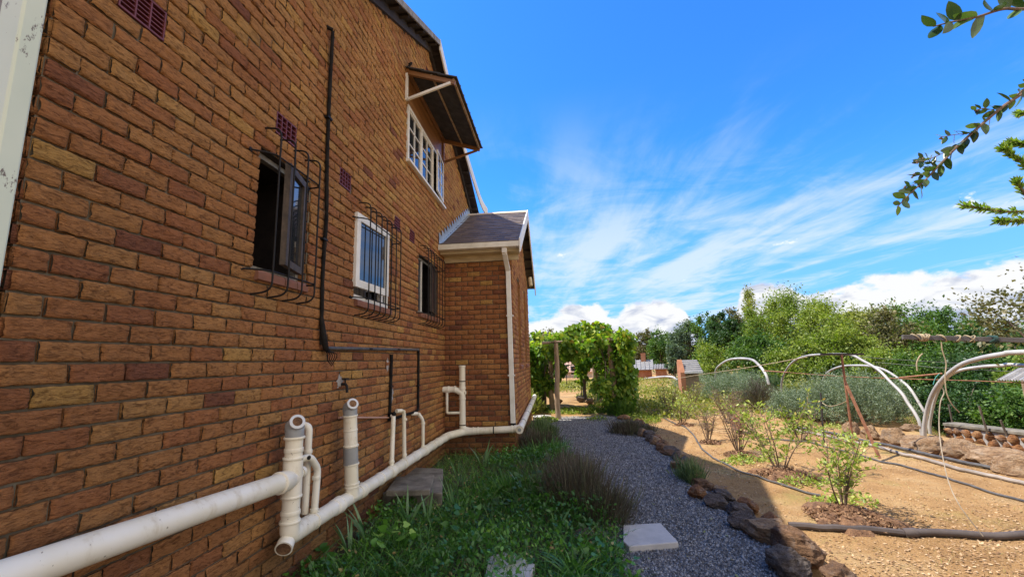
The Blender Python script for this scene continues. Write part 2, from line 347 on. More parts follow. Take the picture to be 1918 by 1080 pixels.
PLSOIL = m_simple('dry ground far', [(.20, .16, .06), (.34, .25, .12)], 1.5, .95, .8, 20, bd=.03)
# ---------------------------------------------------------------- ground, path, beds
def sstep(a, b, x): t = np.clip((x - a) / (b - a), 0, 1); return t * t * (3 - 2 * t)
def vnoise(x, y, s, seed=0):                   # smooth value noise
    r = np.random.default_rng(seed).random((64, 64)); x = np.asarray(x) * s; y = np.asarray(y) * s
    xi = np.floor(x).astype(int); yi = np.floor(y).astype(int); fx = x - xi; fy = y - yi; fx = fx * fx * (3 - 2 * fx); fy = fy * fy * (3 - 2 * fy)
    g = lambda a, b: r[a % 64, b % 64]
    return (g(xi, yi) * (1 - fx) + g(xi + 1, yi) * fx) * (1 - fy) + (g(xi, yi + 1) * (1 - fx) + g(xi + 1, yi + 1) * fx) * fy - .5
def path_l(y): return np.interp(y, [-4, 2.6, 4, 6, 9, 11, 14, 30], [2.5, 2.42, 2.25, 2.0, 1.75, 1.5, 1.4, 1.4])
def path_r(y): return np.interp(y, [-4, 2, 3, 4.2, 6, 7.7, 9.5, 11, 14, 30], [3.4, 3.46, 3.52, 3.48, 3.52, 3.52, 3.62, 3.4, 3.1, 3.0])
def hgt(x, y):
    x = np.asarray(x, float); y = np.asarray(y, float)
    e = 8.75 + np.clip(y - 9, 0, 40) * .9
    h = -.5 * sstep(0, 1.3, x - e)
    m = sstep(0, .3, x - path_r(y)) * sstep(40, 20, np.abs(y))
    h = h + m * (.05 * vnoise(x, y, .9, 1) + .03 * vnoise(x, y, 3.1, 2) + .014 * vnoise(x, y, 9, 3))
    m2 = sstep(0, .3, path_l(y) - x) * (x > -3)
    h = h + m2 * (.05 * vnoise(x, y, 2.1, 4) + .02)
    return h
def H(x, y): return float(hgt(x, y))
xs = np.unique(np.round(np.r_[-900, -300, -80, -20, -6, -1, np.arange(0, 14, .1), np.arange(14, 30, .5), 40, 80, 200, 500, 900], 3))
ys = np.unique(np.round(np.r_[-900, -300, -60, -15, -6, np.arange(-3, 14, .1), np.arange(14, 34, .5), 50, 90, 200, 500, 900], 3))
XX, YY = np.meshgrid(xs, ys); ZZ = hgt(XX, YY) - .012
nx = len(xs); idx = np.arange(len(ys) * nx).reshape(len(ys), nx)
ground = npmesh('ground', np.c_[XX.ravel(), YY.ravel(), ZZ.ravel()], np.c_[idx[:-1, :-1].ravel(), idx[:-1, 1:].ravel(), idx[1:, 1:].ravel(), idx[1:, :-1].ravel()], SOIL, smooth=True)
tag(ground, kind='structure')
def strip(name, mat, y0, y1, l, r, z, nx=24, step=.1, amp=.004):
    yy = np.arange(y0, y1 + step / 2, step); V = []
    for y in yy:
        a, b = float(l(y)), float(r(y))
        for k in range(nx + 1):
            x = a + (b - a) * k / nx; V.append((x, y, z + amp * 2 * float(vnoise(x, y, 2.5, 9)) + (hgt(x, y) if name != 'gravel_path' else 0)))
    m = len(yy); q = np.arange(m * (nx + 1)).reshape(m, nx + 1)
    return tag(npmesh(name, V, np.c_[q[:-1, :-1].ravel(), q[:-1, 1:].ravel(), q[1:, 1:].ravel(), q[1:, :-1].ravel()], mat, smooth=True), kind='structure')
wob = lambda y, s, k: .07 * float(vnoise(y, k, 1.7, 20 + k)) + .04 * float(vnoise(y, k, 6, 30 + k))
path = strip('gravel_path', GRAVEL, -3.5, 10.9, lambda y: path_l(y) - .12 + wob(y, 1, 1), lambda y: path_r(y) + .16 + wob(y, 1, 2), .010)
bed = strip('planting_bed', BED, -3.5, 10.9, lambda y: 1.22 if y > 6.15 else .02, lambda y: path_l(y) + .02 + wob(y, 1, 3), .006)
# ---------------------------------------------------------------- brick walls
BW, BH = .232, .085
ZB = 1.675 - 30 * BH - .0425 + .0425           # course 0 starts here (course joints measured on the photo)
def bricks(name, O, U, Nn, length, zt, holes=(), top=None, u0=0.0, near=None, parent=None, mat=None, seed=1, z0=None, bw=BW, dark=0.0, prot=.017):
    O = np.array(O, float); U = np.array(U, float); Nn = np.array(Nn, float); r = np.random.default_rng(seed)
    zb = ZB if z0 is None else z0; V = []; Fq = []; T = []; nb = 0; blotch = np.random.default_rng(seed + 5)
    nc = int((zt - zb) / BH) + 1
    for c in range(nc):
        za = zb + c * BH + .005; zc = za + BH - .011
        off = 0 if c % 2 == 0 else .5
        k = -1
        while True:
            a = (k + off) * bw + .005 + u0; b = a + bw - .011; k += 1
            if a > length: break
            a, b = max(a, 0.0), min(b, length)
            if b - a < .03: continue
            segs = [(a, b)]
            for h in holes:
                if za + .04 > h[2] and za + .04 < h[3]:
                    ns = []
                    for p, q in segs:
                        if q <= h[0] or p >= h[1]: ns.append((p, q)); continue
                        if p < h[0] - .03: ns.append((p, h[0] - .003))
                        if q > h[1] + .03: ns.append((h[1] + .003, q))
                    segs = ns
            for p, q in segs:
                if top is not None and zc - .02 > top((p + q) / 2): continue
                w = q - p; cx = (p + q) / 2; nr = near is not None and cx < near
                nxg = max(3, int(round((12 if nr else 5) * w / bw))); nz = 5 if nr else 3
                us = np.r_[p, p + .006, np.linspace(p + .006, q - .006, nxg)[1:-1], q - .006, q]; vs = np.r_[za, za + .006, np.linspace(za + .006, zc - .006, nz)[1:-1], zc - .006, zc]
                m, n = len(us), len(vs); base = prot + r.normal(0, .0016); gx = r.normal(0, .002); gz = r.normal(0, .002)
                D = base + r.normal(0, .0026 if nr else .0018, (n, m)) + gx * np.linspace(-1, 1, m)[None, :] + gz * np.linspace(-1, 1, n)[:, None]
                D[0, :] -= .006; D[-1, :] -= .006; D[:, 0] -= .006; D[:, -1] -= .006
                UU, VV = np.meshgrid(us + 0 * us, vs); UU = UU + r.normal(0, .0012, UU.shape); VV = VV + r.normal(0, .0012, VV.shape)
                g = O[None] + UU.ravel()[:, None] * U + VV.ravel()[:, None] * np.array([0, 0, 1.0]) + D.ravel()[:, None] * Nn
                g[:, 2] = g[:, 2] - O[2] + O[2]
                ring = [(p, za), (q, za), (q, zc), (p, zc)]
                bk = np.array([O + U * x + np.array([0, 0, z]) - Nn * .02 for x, z in ring]); o = nb; nb += m * n + 4
                V.append(g); V.append(bk); I = o + np.arange(m * n).reshape(n, m)
                Fq.append(np.c_[I[:-1, :-1].ravel(), I[:-1, 1:].ravel(), I[1:, 1:].ravel(), I[1:, :-1].ravel()])
                B = o + m * n
                # side walls: corner-to-corner quads
                for (i, j, k0, k1) in ((I[0, 0], I[0, -1], B, B + 1), (I[0, -1], I[-1, -1], B + 1, B + 2), (I[-1, -1], I[-1, 0], B + 2, B + 3), (I[-1, 0], I[0, 0], B + 3, B)):
                    Fq.append(np.array([[i, k0, k1, j]]))
                # big-scale drift: golden patches high up, darker low down
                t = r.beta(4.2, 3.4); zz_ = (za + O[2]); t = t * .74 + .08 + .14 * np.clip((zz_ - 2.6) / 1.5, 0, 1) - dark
                if r.random() < .06: t = .80 + r.random() * .14 if r.random() < .6 else .10
                T.append(np.full(m * n + 4, np.clip(t, 0, 1)))
    return npmesh(name, np.vstack(V), np.vstack(Fq), mat or BRICK, parent, np.concatenate(T))
def mortar(name, O, U, Nn, length, zt, holes=(), top=None, zb=-.3, parent=None):
    O, U, Nn = [np.array(q, float) for q in (O, U, Nn)]; mb = MB()
    br = sorted({0.0, length, *[h[0] for h in holes], *[h[1] for h in holes], *([5.05, 2.5, 7.5] if top and length > 6 else []), *([length / 2] if top else [])})
    br = [b for b in br if 0 <= b <= length]
    P = lambda u, z: O + U * u + np.array([0, 0, z])
    for a, b in zip(br[:-1], br[1:]):
        zs = [zb]; m = (a + b) / 2
        for h in sorted(holes, key=lambda h: h[2]):
            if h[0] < m < h[1]: zs += [h[2], h[3]]
        ta, tb = (top(a), top(b)) if top else (zt, zt)
        for i in range(0, len(zs), 2):
            lo = zs[i]; hi = (zs[i + 1], zs[i + 1]) if i + 1 < len(zs) else (ta, tb)
            mb.add([P(a, lo), P(b, lo), P(b, hi[1]), P(a, hi[0])], [(0, 1, 2, 3)])
    return mb.build(name, MORT, parent)
house = empty('brick_house', (0, 0, 0), 'two storey rough brick house with a tiled gable roof, filling the left of the photo', 'house')
RY, RZ, SL = 5.05, 6.72, .485
gt = lambda y: RZ - SL * abs(y - RY)
# openings in the long wall: y0, y1, z0, z1
W1 = (1.232, 1.84, 2.185, 3.035); W2 = (2.655, 3.60, 2.185, 3.035); W3 = (4.63, 5.68, 2.27, 3.12); W4 = (4.08, 5.95, 4.29, 5.56)
vents = [(BW * 1 - .004, BW * 2 + .004, 3.212, 3.382), (BW * 6 - .02, BW * 7 - .01, 3.212, 3.382), (2.30, 2.52, 3.212, 3.382), (3.67, 3.88, 3.212, 3.382), (4.24, 4.45, 3.212, 3.382), (4.93, 5.10, 6.12, 6.36)]
holes = [W1, W2, W3, W4] + vents
HL = [(h[0], h[1], h[2] - 0, h[3]) for h in holes]
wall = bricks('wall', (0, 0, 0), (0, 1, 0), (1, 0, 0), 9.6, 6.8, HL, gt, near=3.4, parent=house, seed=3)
mortar('mortar', (0, 0, 0), (0, 1, 0), (1, 0, 0), 9.6, 6.8, HL, lambda y: gt(y) + .02, parent=wall)
# return wall round the near corner (header courses continue round it)
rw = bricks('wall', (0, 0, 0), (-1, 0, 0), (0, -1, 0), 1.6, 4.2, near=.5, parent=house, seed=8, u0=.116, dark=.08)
mb = MB(); mb.box((-6, .004, -.3), (-.006, .06, 4.27)); mb.box((-6, 9.5, -.3), (-.006, 9.6, 4.5)); mb.box((-6.1, 0, -.3), (-6, 9.6, 4.3))
mb.extr([(-6.0, 0, 4.2), (-6.0, 9.6, 4.2), (-6.0, 9.6, 4.5), (-6.0, RY, RZ), (-6.0, 0, 4.25)], (-.05, 0, 0)); mb.build('mortar', MORT, rw)
# reveals and dark rooms behind the openings
def reveal(h, d=.115, sill=True, seed=1):
    y0, y1, z0, z1 = h; zc = ZB + math.floor((z0 - ZB) / BH + .5) * BH
    n = int(round((z1 - z0) / BH)) * BH
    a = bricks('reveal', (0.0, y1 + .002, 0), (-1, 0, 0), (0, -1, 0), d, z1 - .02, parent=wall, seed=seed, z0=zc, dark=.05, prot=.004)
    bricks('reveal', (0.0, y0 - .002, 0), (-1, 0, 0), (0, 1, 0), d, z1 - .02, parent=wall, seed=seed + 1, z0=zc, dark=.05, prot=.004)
    mb = MB(); dd = .55
    mb.add([(-.004, y0 - .004, z0), (-dd, y0 - .004, z0), (-dd, y0 - .004, z1), (-.004, y0 - .004, z1)], [(0, 1, 2, 3)]); mb.add([(-.004, y1 + .004, z0), (-dd, y1 + .004, z0), (-dd, y1 + .004, z1), (-.004, y1 + .004, z1)], [(0, 1, 2, 3)])
    mb.add([(0, y0, z1), (-dd, y0, z1), (-dd, y1, z1), (0, y1, z1)], [(0, 1, 2, 3)]); mb.add([(0, y0, z0), (-dd, y0, z0), (-dd, y1, z0), (0, y1, z0)], [(0, 1, 2, 3)]); mb.build('reveal_lining', DARKW, wall)  # interior plaster, coloured dark to stand for the unlit opening
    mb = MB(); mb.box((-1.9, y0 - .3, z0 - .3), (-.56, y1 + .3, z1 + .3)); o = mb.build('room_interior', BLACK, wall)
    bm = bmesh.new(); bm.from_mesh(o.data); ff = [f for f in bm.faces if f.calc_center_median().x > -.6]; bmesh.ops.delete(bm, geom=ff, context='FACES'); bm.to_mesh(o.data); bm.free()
def sill_bricks(y0, y1, z, seed):
    r = random.Random(seed); mb = MB(); n = max(3, int((y1 - y0) / .118)); st = (y1 - y0) / n
    for i in range(n):
        a = y0 + i * st + .005; b = a + st - .010; mb.tint = r.uniform(.2, .6); fr = .045 + r.uniform(-.004, .004); k = 6; pf = []
        pf.append((-.13, a, z + .005)); pf.append((fr - .035, a, z - .002))
        for j in range(k + 1):
            an = pi / 2 - j / k * pi / 2; pf.append((fr - .032 + .032 * cos(an), a, z - .035 + .032 * sin(an)))
        pf += [(fr, a, z - .07), (-.02, a, z - .085)]
        mb.extr(pf, (0, b - a, 0))
    return mb.build('sill', m_sill, house)
m_sill = (lambda t: (t.bump(t.noise(60, 4), .3, .004), t.fin(t.mix(t.ramp(t.noise(14, 5), [(.4, 0.0), (.7, .5)]), t.ramp(t.attr(), [(0, (.17, .065, .04)), (1, (.33, .14, .08))]), (.12, .07, .05)), .8))[1])(MT('smooth sill brick'))
for i, h in enumerate((W1, W2, W3)): reveal(h, seed=40 + i * 3); sill_bricks(h[0] + .01, h[1] - .01, h[2] + .004, i)
reveal((W4[0], W4[1], W4[2], 5.14), .09, seed=60)
# maroon air bricks
def vent(y0, y1, z0, z1, nxv, nzv):
    mb = MB(); x = .012; w = .010
    mb.box((-.02, y0 + .002, z0 + .003), (x, y0 + w, z1 - .003)); mb.box((-.02, y1 - w, z0 + .003), (x, y1 - .002, z1 - .003))
    mb.box((-.02, y0 + w, z0 + .003), (x, y1 - w, z0 + .013)); mb.box((-.02, y0 + w, z1 - .013), (x, y1 - w, z1 - .003))
    for i in range(1, nxv): y = y0 + w + (y1 - y0 - 2 * w) * i / nxv; mb.box((-.02, y - .004, z0 + .013), (x - .001, y + .004, z1 - .013))
    for j in range(1, nzv): z = z0 + .013 + (z1 - z0 - .026) * j / nzv; mb.box((-.018, y0 + w, z - .0025), (x - .003, y1 - w, z + .0025))
    o = mb.build('air_vent', VENT, house)
    b = MB(); b.box((-.06, y0, z0), (-.05, y1, z1)); b.build('vent_backing', BLACK, o)
for i, v in enumerate(vents[:5]): vent(*v, 3 if i == 0 else 4, 6 if i == 0 else 4)
vent(*vents[5], 3, 4)
# ---------------------------------------------------------------- windows
def frame_rect(mb, y0, y1, z0, z1, w, x0, x1):
    mb.box((x0, y0, z0), (x1, y0 + w, z1)); mb.box((x0, y1 - w, z0), (x1, y1, z1)); mb.box((x0, y0 + w, z0), (x1, y1 - w, z0 + w)); mb.box((x0, y0 + w, z1 - w), (x1, y1 - w, z1))
GREYF = m_simple('grey flaking frame', [(.10, .095, .085), (.30, .29, .26)], 18, .7, .4, 50)
BRNF = m_simple('dark brown sash', [(.025, .02, .017), (.10, .075, .055)], 18, .6, .3, 50)
def sash(name, hinge, ang, w, z0, z1, mat, fw, parent, gl, th=.03, cols=1, rows=1, side=-1, mw=.02):
    # leaf built in local space: hinge at origin, leaf towards side*y; swings outward (+x)
    mb = MB(); a, b = (0, w) if side > 0 else (-w, 0); frame_rect(mb, a, b, z0, z1, fw, 0, th)
    for i in range(1, cols): y = a + fw + (w - 2 * fw) * i / cols; mb.box((.004, y - mw / 2, z0 + fw), (th - .004, y + mw / 2, z1 - fw))
    for j in range(1, rows): z = z0 + fw + (z1 - z0 - 2 * fw) * j / rows; mb.box((.006, a + fw, z - mw / 2), (th - .006, b - fw, z + mw / 2))
    R = Matrix.Rotation(ang, 3, 'Z'); mb.v = [tuple(R @ Vector(p) + Vector(hinge)) for p in mb.v]; o = mb.build(name, mat, parent)
    g = MB(); g.box((th / 2 - .002, a + fw * .8, z0 + fw * .8), (th / 2 + .002, b - fw * .8, z1 - fw * .8)); g.v = [tuple(R @ Vector(p) + Vector(hinge)) for p in g.v]
    g.build('pane', gl, o); return o
# 1: dark steel window, its sash standing wide open
def winframe(h, mat, w, x0, x1, label=None):
    mb = MB(); frame_rect(mb, h[0] + .004, h[1] - .004, h[2] + .006, h[3] - .004, w, x0, x1); o = mb.build('window', mat, house)
    return tag(o, label) if label else o
w1 = winframe(W1, GREYF, .035, -.10, -.055, 'narrow window with grey flaking frame and its dark sash wide open')
sash('sash', (-.02, W1[1] - .075, 0), RAD(15), .37, W1[2] + .06, W1[3] - .045, BRNF, .05, w1, GLASS, th=.04)
# dim curtain and far jamb inside the first window
# 2: white casement pushed slightly open
w2 = winframe(W2, WHITE, .05, -.07, -.02, 'white window beside the black conduit, its sash ajar')
s2 = sash('sash', (.010, W2[0] - .035, W2[2] * 0), RAD(-3), .735, 2.30, W2[3] + .012, WHITE, .075, w2, GLASS, th=.035, side=1)
mb = MB(); mb.box((-.07, 3.395, W2[2] + .056), (-.02, 3.44, W2[3] - .054)); mb.build('mullion', WHITE, w2)
mb = MB(); mb.box((-.052, 3.44, W2[2] + .056), (-.047, 3.545, W2[3] - .054)); mb.build('pane', GLASS, w2)
mb = MB(); mb.tube([(.02, 2.98, 2.325), (.05, 3.02, 2.30), (.06, 3.1, 2.29)], .008, 6); mb.box((-.02, 2.99, 2.225), (.03, 3.02, 2.30)); mb.build('window_stay', IRON, w2)
CURT = (lambda t: t.fin(t.ramp(t.n('ShaderNodeTexWave').outputs[0] if False else t.noise(9, 3, .5, (.1, 6, .05)), [(.35, (.16, .18, .22)), (.65, (.55, .60, .66))]), .8))(MT('net curtain'))
mb = MB(); n = 60
for k in range(n):
    y = W2[0] + .05 + (.68) * k / n; yb = W2[0] + .05 + .68 * (k + 1) / n; f = lambda q: -.17 + .018 * sin(q * 95) + .01 * sin(q * 37)
    mb.add([(f(y), y, 2.25), (f(yb), yb, 2.25), (f(yb), yb, 3.0), (f(y), y, 3.0)], [(0, 1, 2, 3)])
cur = mb.build('curtain', CURT, w2)
DULLG = m_simple('dusty dark pane', [(.010, .012, .018), (.030, .036, .05)], 5, .35, 0)
# 3: dark window by the bay
w3 = winframe(W3, GREYF, .035, -.09, -.05, 'dark window tucked beside the projecting bay')
mb = MB(); mb.box((-.09, 4.97, W3[2] + .041), (-.05, 5.0, W3[3] - .039)); mb.build('mullion', WHITE, w3)
mb = MB(); mb.box((-.072, W3[0] + .04, W3[2] + .04), (-.068, 4.97, W3[3] - .04)); mb.build('pane', DULLG, w3)
sash('sash', (-.03, W3[1] - .05, 0), RAD(9), .62, W3[2] + .05, W3[3] - .05, BRNF, .03, w3, DULLG, th=.03)
# 4: upper white cottage-pane window
w4 = empty('window', (0, 0, 0)); w4.parent = house; tag(w4, 'large white cottage pane window high on the wall under the little tiled canopy')
mb = MB(); y0, y1, z0, z1 = 4.085, 5.945, 4.30, 5.13; frame_rect(mb, y0, y1, z0, z1, .05, -.035, .03); thirds = [y0 + .05, 4.72, 5.33, y1 - .05]
for y in (4.72, 5.33): mb.box((-.033, y - .022, z0 + .05), (.028, y + .022, z1 - .05))
mb.build('frame', WHITE, w4)
for i in range(2):
    a, b = thirds[i] + (.022 if i else 0), thirds[i + 1] - .022; mb = MB(); frame_rect(mb, a + .001, b - .001, z0 + .051, z1 - .051, .022, -.02, .018)
    mb.box((-.016, (a + b) / 2 - .011, z0 + .073), (.014, (a + b) / 2 + .011, z1 - .073))
    for j in (1, 2): z = z0 + .05 + (z1 - z0 - .1) * j / 3; mb.box((-.013, a + .023, z - .010), (.011, b - .023, z + .010))
    o = mb.build('glazing_bars', WHITE, w4); mb = MB(); mb.box((-.003, a + .01, z0 + .06), (.001, b - .01, z1 - .06)); mb.build('pane', GLASS, o)
sash('sash', (.03, thirds[3], 0), RAD(5), .57, z0 + .05, z1 - .05, WHITE, .035, w4, GLASS, th=.025, cols=2, rows=3)
mb = MB(); mb.box((-.02, 4.04, 4.262), (.075, 5.99, 4.297)); mb.build('window_sill', WHITE, w4)
mb = MB(); mb.box((-.012, 4.09, 5.134), (.012, 5.94, 5.565)); mb.build('panel', BROWNW, w4)
# net curtains behind the upper window
# ---------------------------------------------------------------- canopy over the upper window
CANT = m_simple('dark weathered sheet', [(.022, .022, .026), (.065, .062, .062)], 7, .8, .4, 40)
can = empty('window_canopy', (0, 0, 0)); can.parent = house; tag(can, 'small lean to canopy of tiles on white struts over the upper window')
cy0, cy1 = 3.98, 5.98; A = (.03, 5.60); B = (.72, 5.37)
def canp(t, y, off=0): x = A[0] + (B[0] - A[0]) * t; z = A[1] + (B[1] - A[1]) * t; return (x + off * .31, y, z + off * .95)
mb = MB()
for y in (cy0 + .03, cy1 - .03): mb = MB(); mb.beam(canp(0, y, -.035), canp(1, y, -.035), .045, .06); mb.build('rafter', BROWNW, can)
mb = MB()
for t in (.52, .97): mb.beam(canp(t, cy0, -.012), canp(t, cy1, -.012), .025, .018 if t == .52 else .045)
mb.build('batten', POST, can)
mb = MB(); mb.beam(canp(.02, cy0, -.012), canp(.02, cy1, -.012), .04, .05); mb.build('wall_plate', BROWNW, can)
mb = MB(); rr = random.Random(5); nt_ = 9
for row in range(3):
    for k in range(nt_):
        a = cy0 - .03 + (cy1 - cy0 + .06) * k / nt_; b = a + (cy1 - cy0 + .06) / nt_ - .004; t0 = row / 3 - .02; t1 = (row + 1) / 3 + .03; mb.tint = rr.random(); lf = .012
        p = [canp(t0, a, .02), canp(t1, a, .02 + lf), canp(t1, b, .02 + lf), canp(t0, b, .02)]; q = [canp(t0, a, .004), canp(t1, a, .004 + lf), canp(t1, b, .004 + lf), canp(t0, b, .004)]
        mb.add(p + q, [(0, 1, 2, 3), (7, 6, 5, 4), (0, 4, 5, 1), (1, 5, 6, 2), (2, 6, 7, 3), (3, 7, 4, 0)])
        mb.tube([canp(t0, b, .02), canp(t1, b, .034)], .016, 6)
mb.build('tiles', CANT, can)
for y in (cy0 + .02, cy1 - .02):
    mb = MB(); mb.beam((.05, y, 5.15), canp(.93, y - .01 if y < 5 else y, -.06), .03, .035); mb.build('strut', WHITE if y < 5 else BROWNW, can)
    mb = MB(); mb.box((.014, y - .018, 5.13), (.045, y + .018, 5.54)); mb.build('bracket', WHITE if y < 5 else BROWNW, can)
mb = MB(); mb.tube(spline([(.03, cy0 + .1, 5.62), (.06, cy0 + .5, 5.65), (.05, cy0 + .9, 5.66), (.02, cy0 + 1.0, 5.72)]), .02, 7); mb.tube(spline([(.05, cy0 - .02, 5.6), (.10, cy0, 5.68), (.05, cy0 + .04, 5.70)]), .015, 6); mb.build('tar_seal', TAR, can)
# ---------------------------------------------------------------- main roof
roof = empty('roof', (0, 0, 0)); roof.parent = house
def slope_pt(y, off=0): return RZ + .10 - SL * abs(y - RY) + off
XE = .20
mb = MB()
for (a, b) in ((-.55, RY), (RY, 9.2)):
    za, zb_ = slope_pt(a), slope_pt(b)
    mb.extr([(-6.3, a, za), (-6.3, b, zb_), (-6.3, b, zb_ + .05), (-6.3, a, za + .05)], (6.3 + XE, 0, 0))
mb.build('roof_tiles', DARKW, roof)
for sgn in (-1, 1):
    for k in range(17 if sgn < 0 else 12):
        y = RY + sgn * (.12 + k * .33); z = slope_pt(y)
        mb = MB(); mb.beam((-.05, y, z - .025), (XE - .02, y, z - .025), .05, .045); mb.build('batten', DARKW, roof)
mb = MB()
for (a, b) in ((-.5, RY - .001), (RY + .001, 8.7)): mb = MB(); mb.extr([(.014, a, slope_pt(a) - .14), (.014, b, slope_pt(b) - .14), (.014, b, slope_pt(b) - .004), (.014, a, slope_pt(a) - .004)], (.04, 0, 0)); mb.build('rafter', DARKW, roof)
mb = MB(); a, b = -.55, RY; mb.extr([(XE + .001, a, slope_pt(a) - .03), (XE + .001, b, slope_pt(b) - .03), (XE + .001, b, slope_pt(b) + .065), (XE + .001, a, slope_pt(a) + .065)], (.02, 0, 0)); mb.build('verge_board', m_simple('aged fascia', [(.10, .09, .075), (.30, .29, .27)], 8, .7, .2), roof)
# white barge board down the far slope, kicking outward at its foot
pts = [(x, y, slope_pt(y) - .11) for x, y in ((XE, RY + .005), (XE, 6.0), (XE + .005, 6.8), (XE + .05, 7.6), (XE + .11, 8.3), (XE + .2, 8.62))]
P = spline(pts, 6); mb = MB(); hh = .20; n = len(P)
vs = [p for p in P] + [p + Vector((0, 0, hh)) for p in P] + [p + Vector((.022, 0, 0)) for p in P] + [p + Vector((.022, 0, hh)) for p in P]
fs = []
for i in range(n - 1): fs += [(i, i + 1, n + i + 1, n + i), (2 * n + i, 3 * n + i, 3 * n + i + 1, 2 * n + i + 1), (n + i, n + i + 1, 3 * n + i + 1, 3 * n + i), (i, 2 * n + i, 2 * n + i + 1, i + 1)]
mb.add(vs, fs + [(0, n, 3 * n, 2 * n), (n - 1, 3 * n - 1, 4 * n - 1, 2 * n - 1)]); mb.build('barge_board', WHITE, roof)
# ---------------------------------------------------------------- projecting bay
BY0, BY1, BX, BE = 6.112, 10.3, 1.2, 3.42
bay = empty('bay', (0, 0, 0)); bay.parent = house; tag(bay, 'single storey brick bay projecting from the far end of the wall')
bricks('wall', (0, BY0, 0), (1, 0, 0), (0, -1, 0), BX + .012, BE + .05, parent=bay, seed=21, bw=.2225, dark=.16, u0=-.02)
mortar('mortar', (0, BY0, 0), (1, 0, 0), (0, -1, 0), BX, BE + .05, parent=bay)
bt = lambda u: BE + .02 + .56 * (2.09 - abs(u - 2.09))
bh = [(1.0, 1.55, 1.47, 3.17), (2.62, 3.17, 1.47, 3.17)]
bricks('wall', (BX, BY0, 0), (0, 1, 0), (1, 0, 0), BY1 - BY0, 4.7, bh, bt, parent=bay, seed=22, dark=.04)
mortar('mortar', (BX, BY0, 0), (0, 1, 0), (1, 0, 0), BY1 - BY0, 4.7, bh, lambda u: bt(u) + .02, parent=bay)
mb = MB(); mb.box((0, BY1 - .05, -.3), (BX - .005, BY1, BE)); mb.build('mortar', MORT, bay)
for h in bh:
    mb = MB(); a, b = BY0 + h[0], BY0 + h[1]; mb.box((BX - .5, a - .001, h[2]), (BX - .1, b + .001, h[3])); o = mb.build('window', BLACK, bay)
    mb = MB(); frame_rect(mb, a, b, h[2], h[3], .04, BX - .099, BX - .06); mb.build('frame', GREYF, o)
    mb = MB(); 
    for y in (a, b): mb.add([(BX, y, h[2]), (BX - .1, y, h[2]), (BX - .1, y, h[3]), (BX, y, h[3])], [(0, 1, 2, 3)])
    mb.build('reveal', BRICK, o)
    mb = MB(); rr = random.Random(3); mb.tint = .4
    for k in range(5): yy = a - .01 + k * .115; mb.extr([(BX - .05, yy, h[2] - .08), (BX + .05, yy, h[2] - .08), (BX + .06, yy, h[2] - .03), (BX + .035, yy, h[2]), (BX - .05, yy, h[2] + .005)], (0, .105, 0))
    mb.build('sill', m_sill, o)
# bay roof of flat tiles
BR = BY0 - .42; RB = (BY0 + BY1) / 2; ZE = 3.535; ZR = 4.90; k_ = (ZR - ZE) / (RB - BR)
BXE = 1.41
mb = MB(); rr = random.Random(9); rows = 17; Lr = RB - BR
for sgn in (1, -1):
    for i in range(rows):
        ya = BR + Lr * i / rows - .01; yb = BR + Lr * (i + 1) / rows + .02; w = .205; off = (i % 2) * w / 2; nk = 8
        for k in range(-1, nk):
            xa = max(.004, k * w + off); xb = min(BXE - .02, (k + 1) * w + off - .004)
            if xb - xa < .02: continue
            mb.tint = rr.random(); j = rr.uniform(-.002, .002); th = .014
            za = ZE + k_ * (ya - BR) + .016 + j; zb_ = ZE + k_ * (yb - BR) + .002 + j
            Y_ = (lambda q: q) if sgn > 0 else (lambda q: 2 * RB - q)
            t = [(xa, Y_(ya), za), (xb, Y_(ya), za), (xb, Y_(yb), zb_), (xa, Y_(yb), zb_)]; mb.add(t + [(p[0], p[1], p[2] - th) for p in t], [(0, 1, 2, 3), (7, 6, 5, 4), (0, 4, 5, 1), (1, 5, 6, 2), (2, 6, 7, 3), (3, 7, 4, 0)])
mb.build('roof', TILE, bay)
mb = MB(); rr = random.Random(4)
for k in range(6): mb.tint = rr.random(); mb.extr([(.0 + k * .235, RB - .09, ZR - .03), (.0 + k * .235, RB, ZR + .035 + .004 * (k % 2)), (.0 + k * .235, RB + .09, ZR - .03)], (.232 if k < 5 else .21, 0, 0))
mb.build('ridge_tiles', CREAMW, bay)
mb = MB(); mb.add([(0, BR, ZE - .02), (BXE - .02, BR, ZE - .02), (BXE - .02, RB, ZR - .02), (0, RB, ZR - .02)], [(0, 1, 2, 3)]); mb.add([(0, 2 * RB - BR, ZE - .02), (BXE - .02, 2 * RB - BR, ZE - .02), (BXE - .02, RB, ZR - .021), (0, RB, ZR - .021)], [(0, 1, 2, 3)]); mb.build('roof_underlay', UNDER, bay)
for k in range(8):
    for sgn in (1, -1): y = RB - sgn * (.12 + k * .32); z = ZR - k_ * abs(y - RB) - .045; mb = MB(); mb.beam((BX - .02, y, z), (BXE - .03, y, z), .045, .04); mb.build('batten', DARKW, bay)
for sgn in (1, -1):                            # white barge boards of the bay gable
    Y_ = (lambda q: q) if sgn > 0 else (lambda q: 2 * RB - q)
    mb = MB(); ya, yb = BR - .03, RB - (.0005 if sgn > 0 else -.0005) * 0; zt = lambda q: ZE + k_ * (q - BR)
    mb.extr([(BXE - .018, Y_(ya), zt(ya) - .19), (BXE - .018, Y_(yb - .001), zt(yb) - .19), (BXE - .018, Y_(yb - .001), zt(yb) + .045), (BXE - .018, Y_(ya), zt(ya) + .045)], (.024, 0, 0)); mb.build('barge_board', WHITE, bay, bevel=.003)
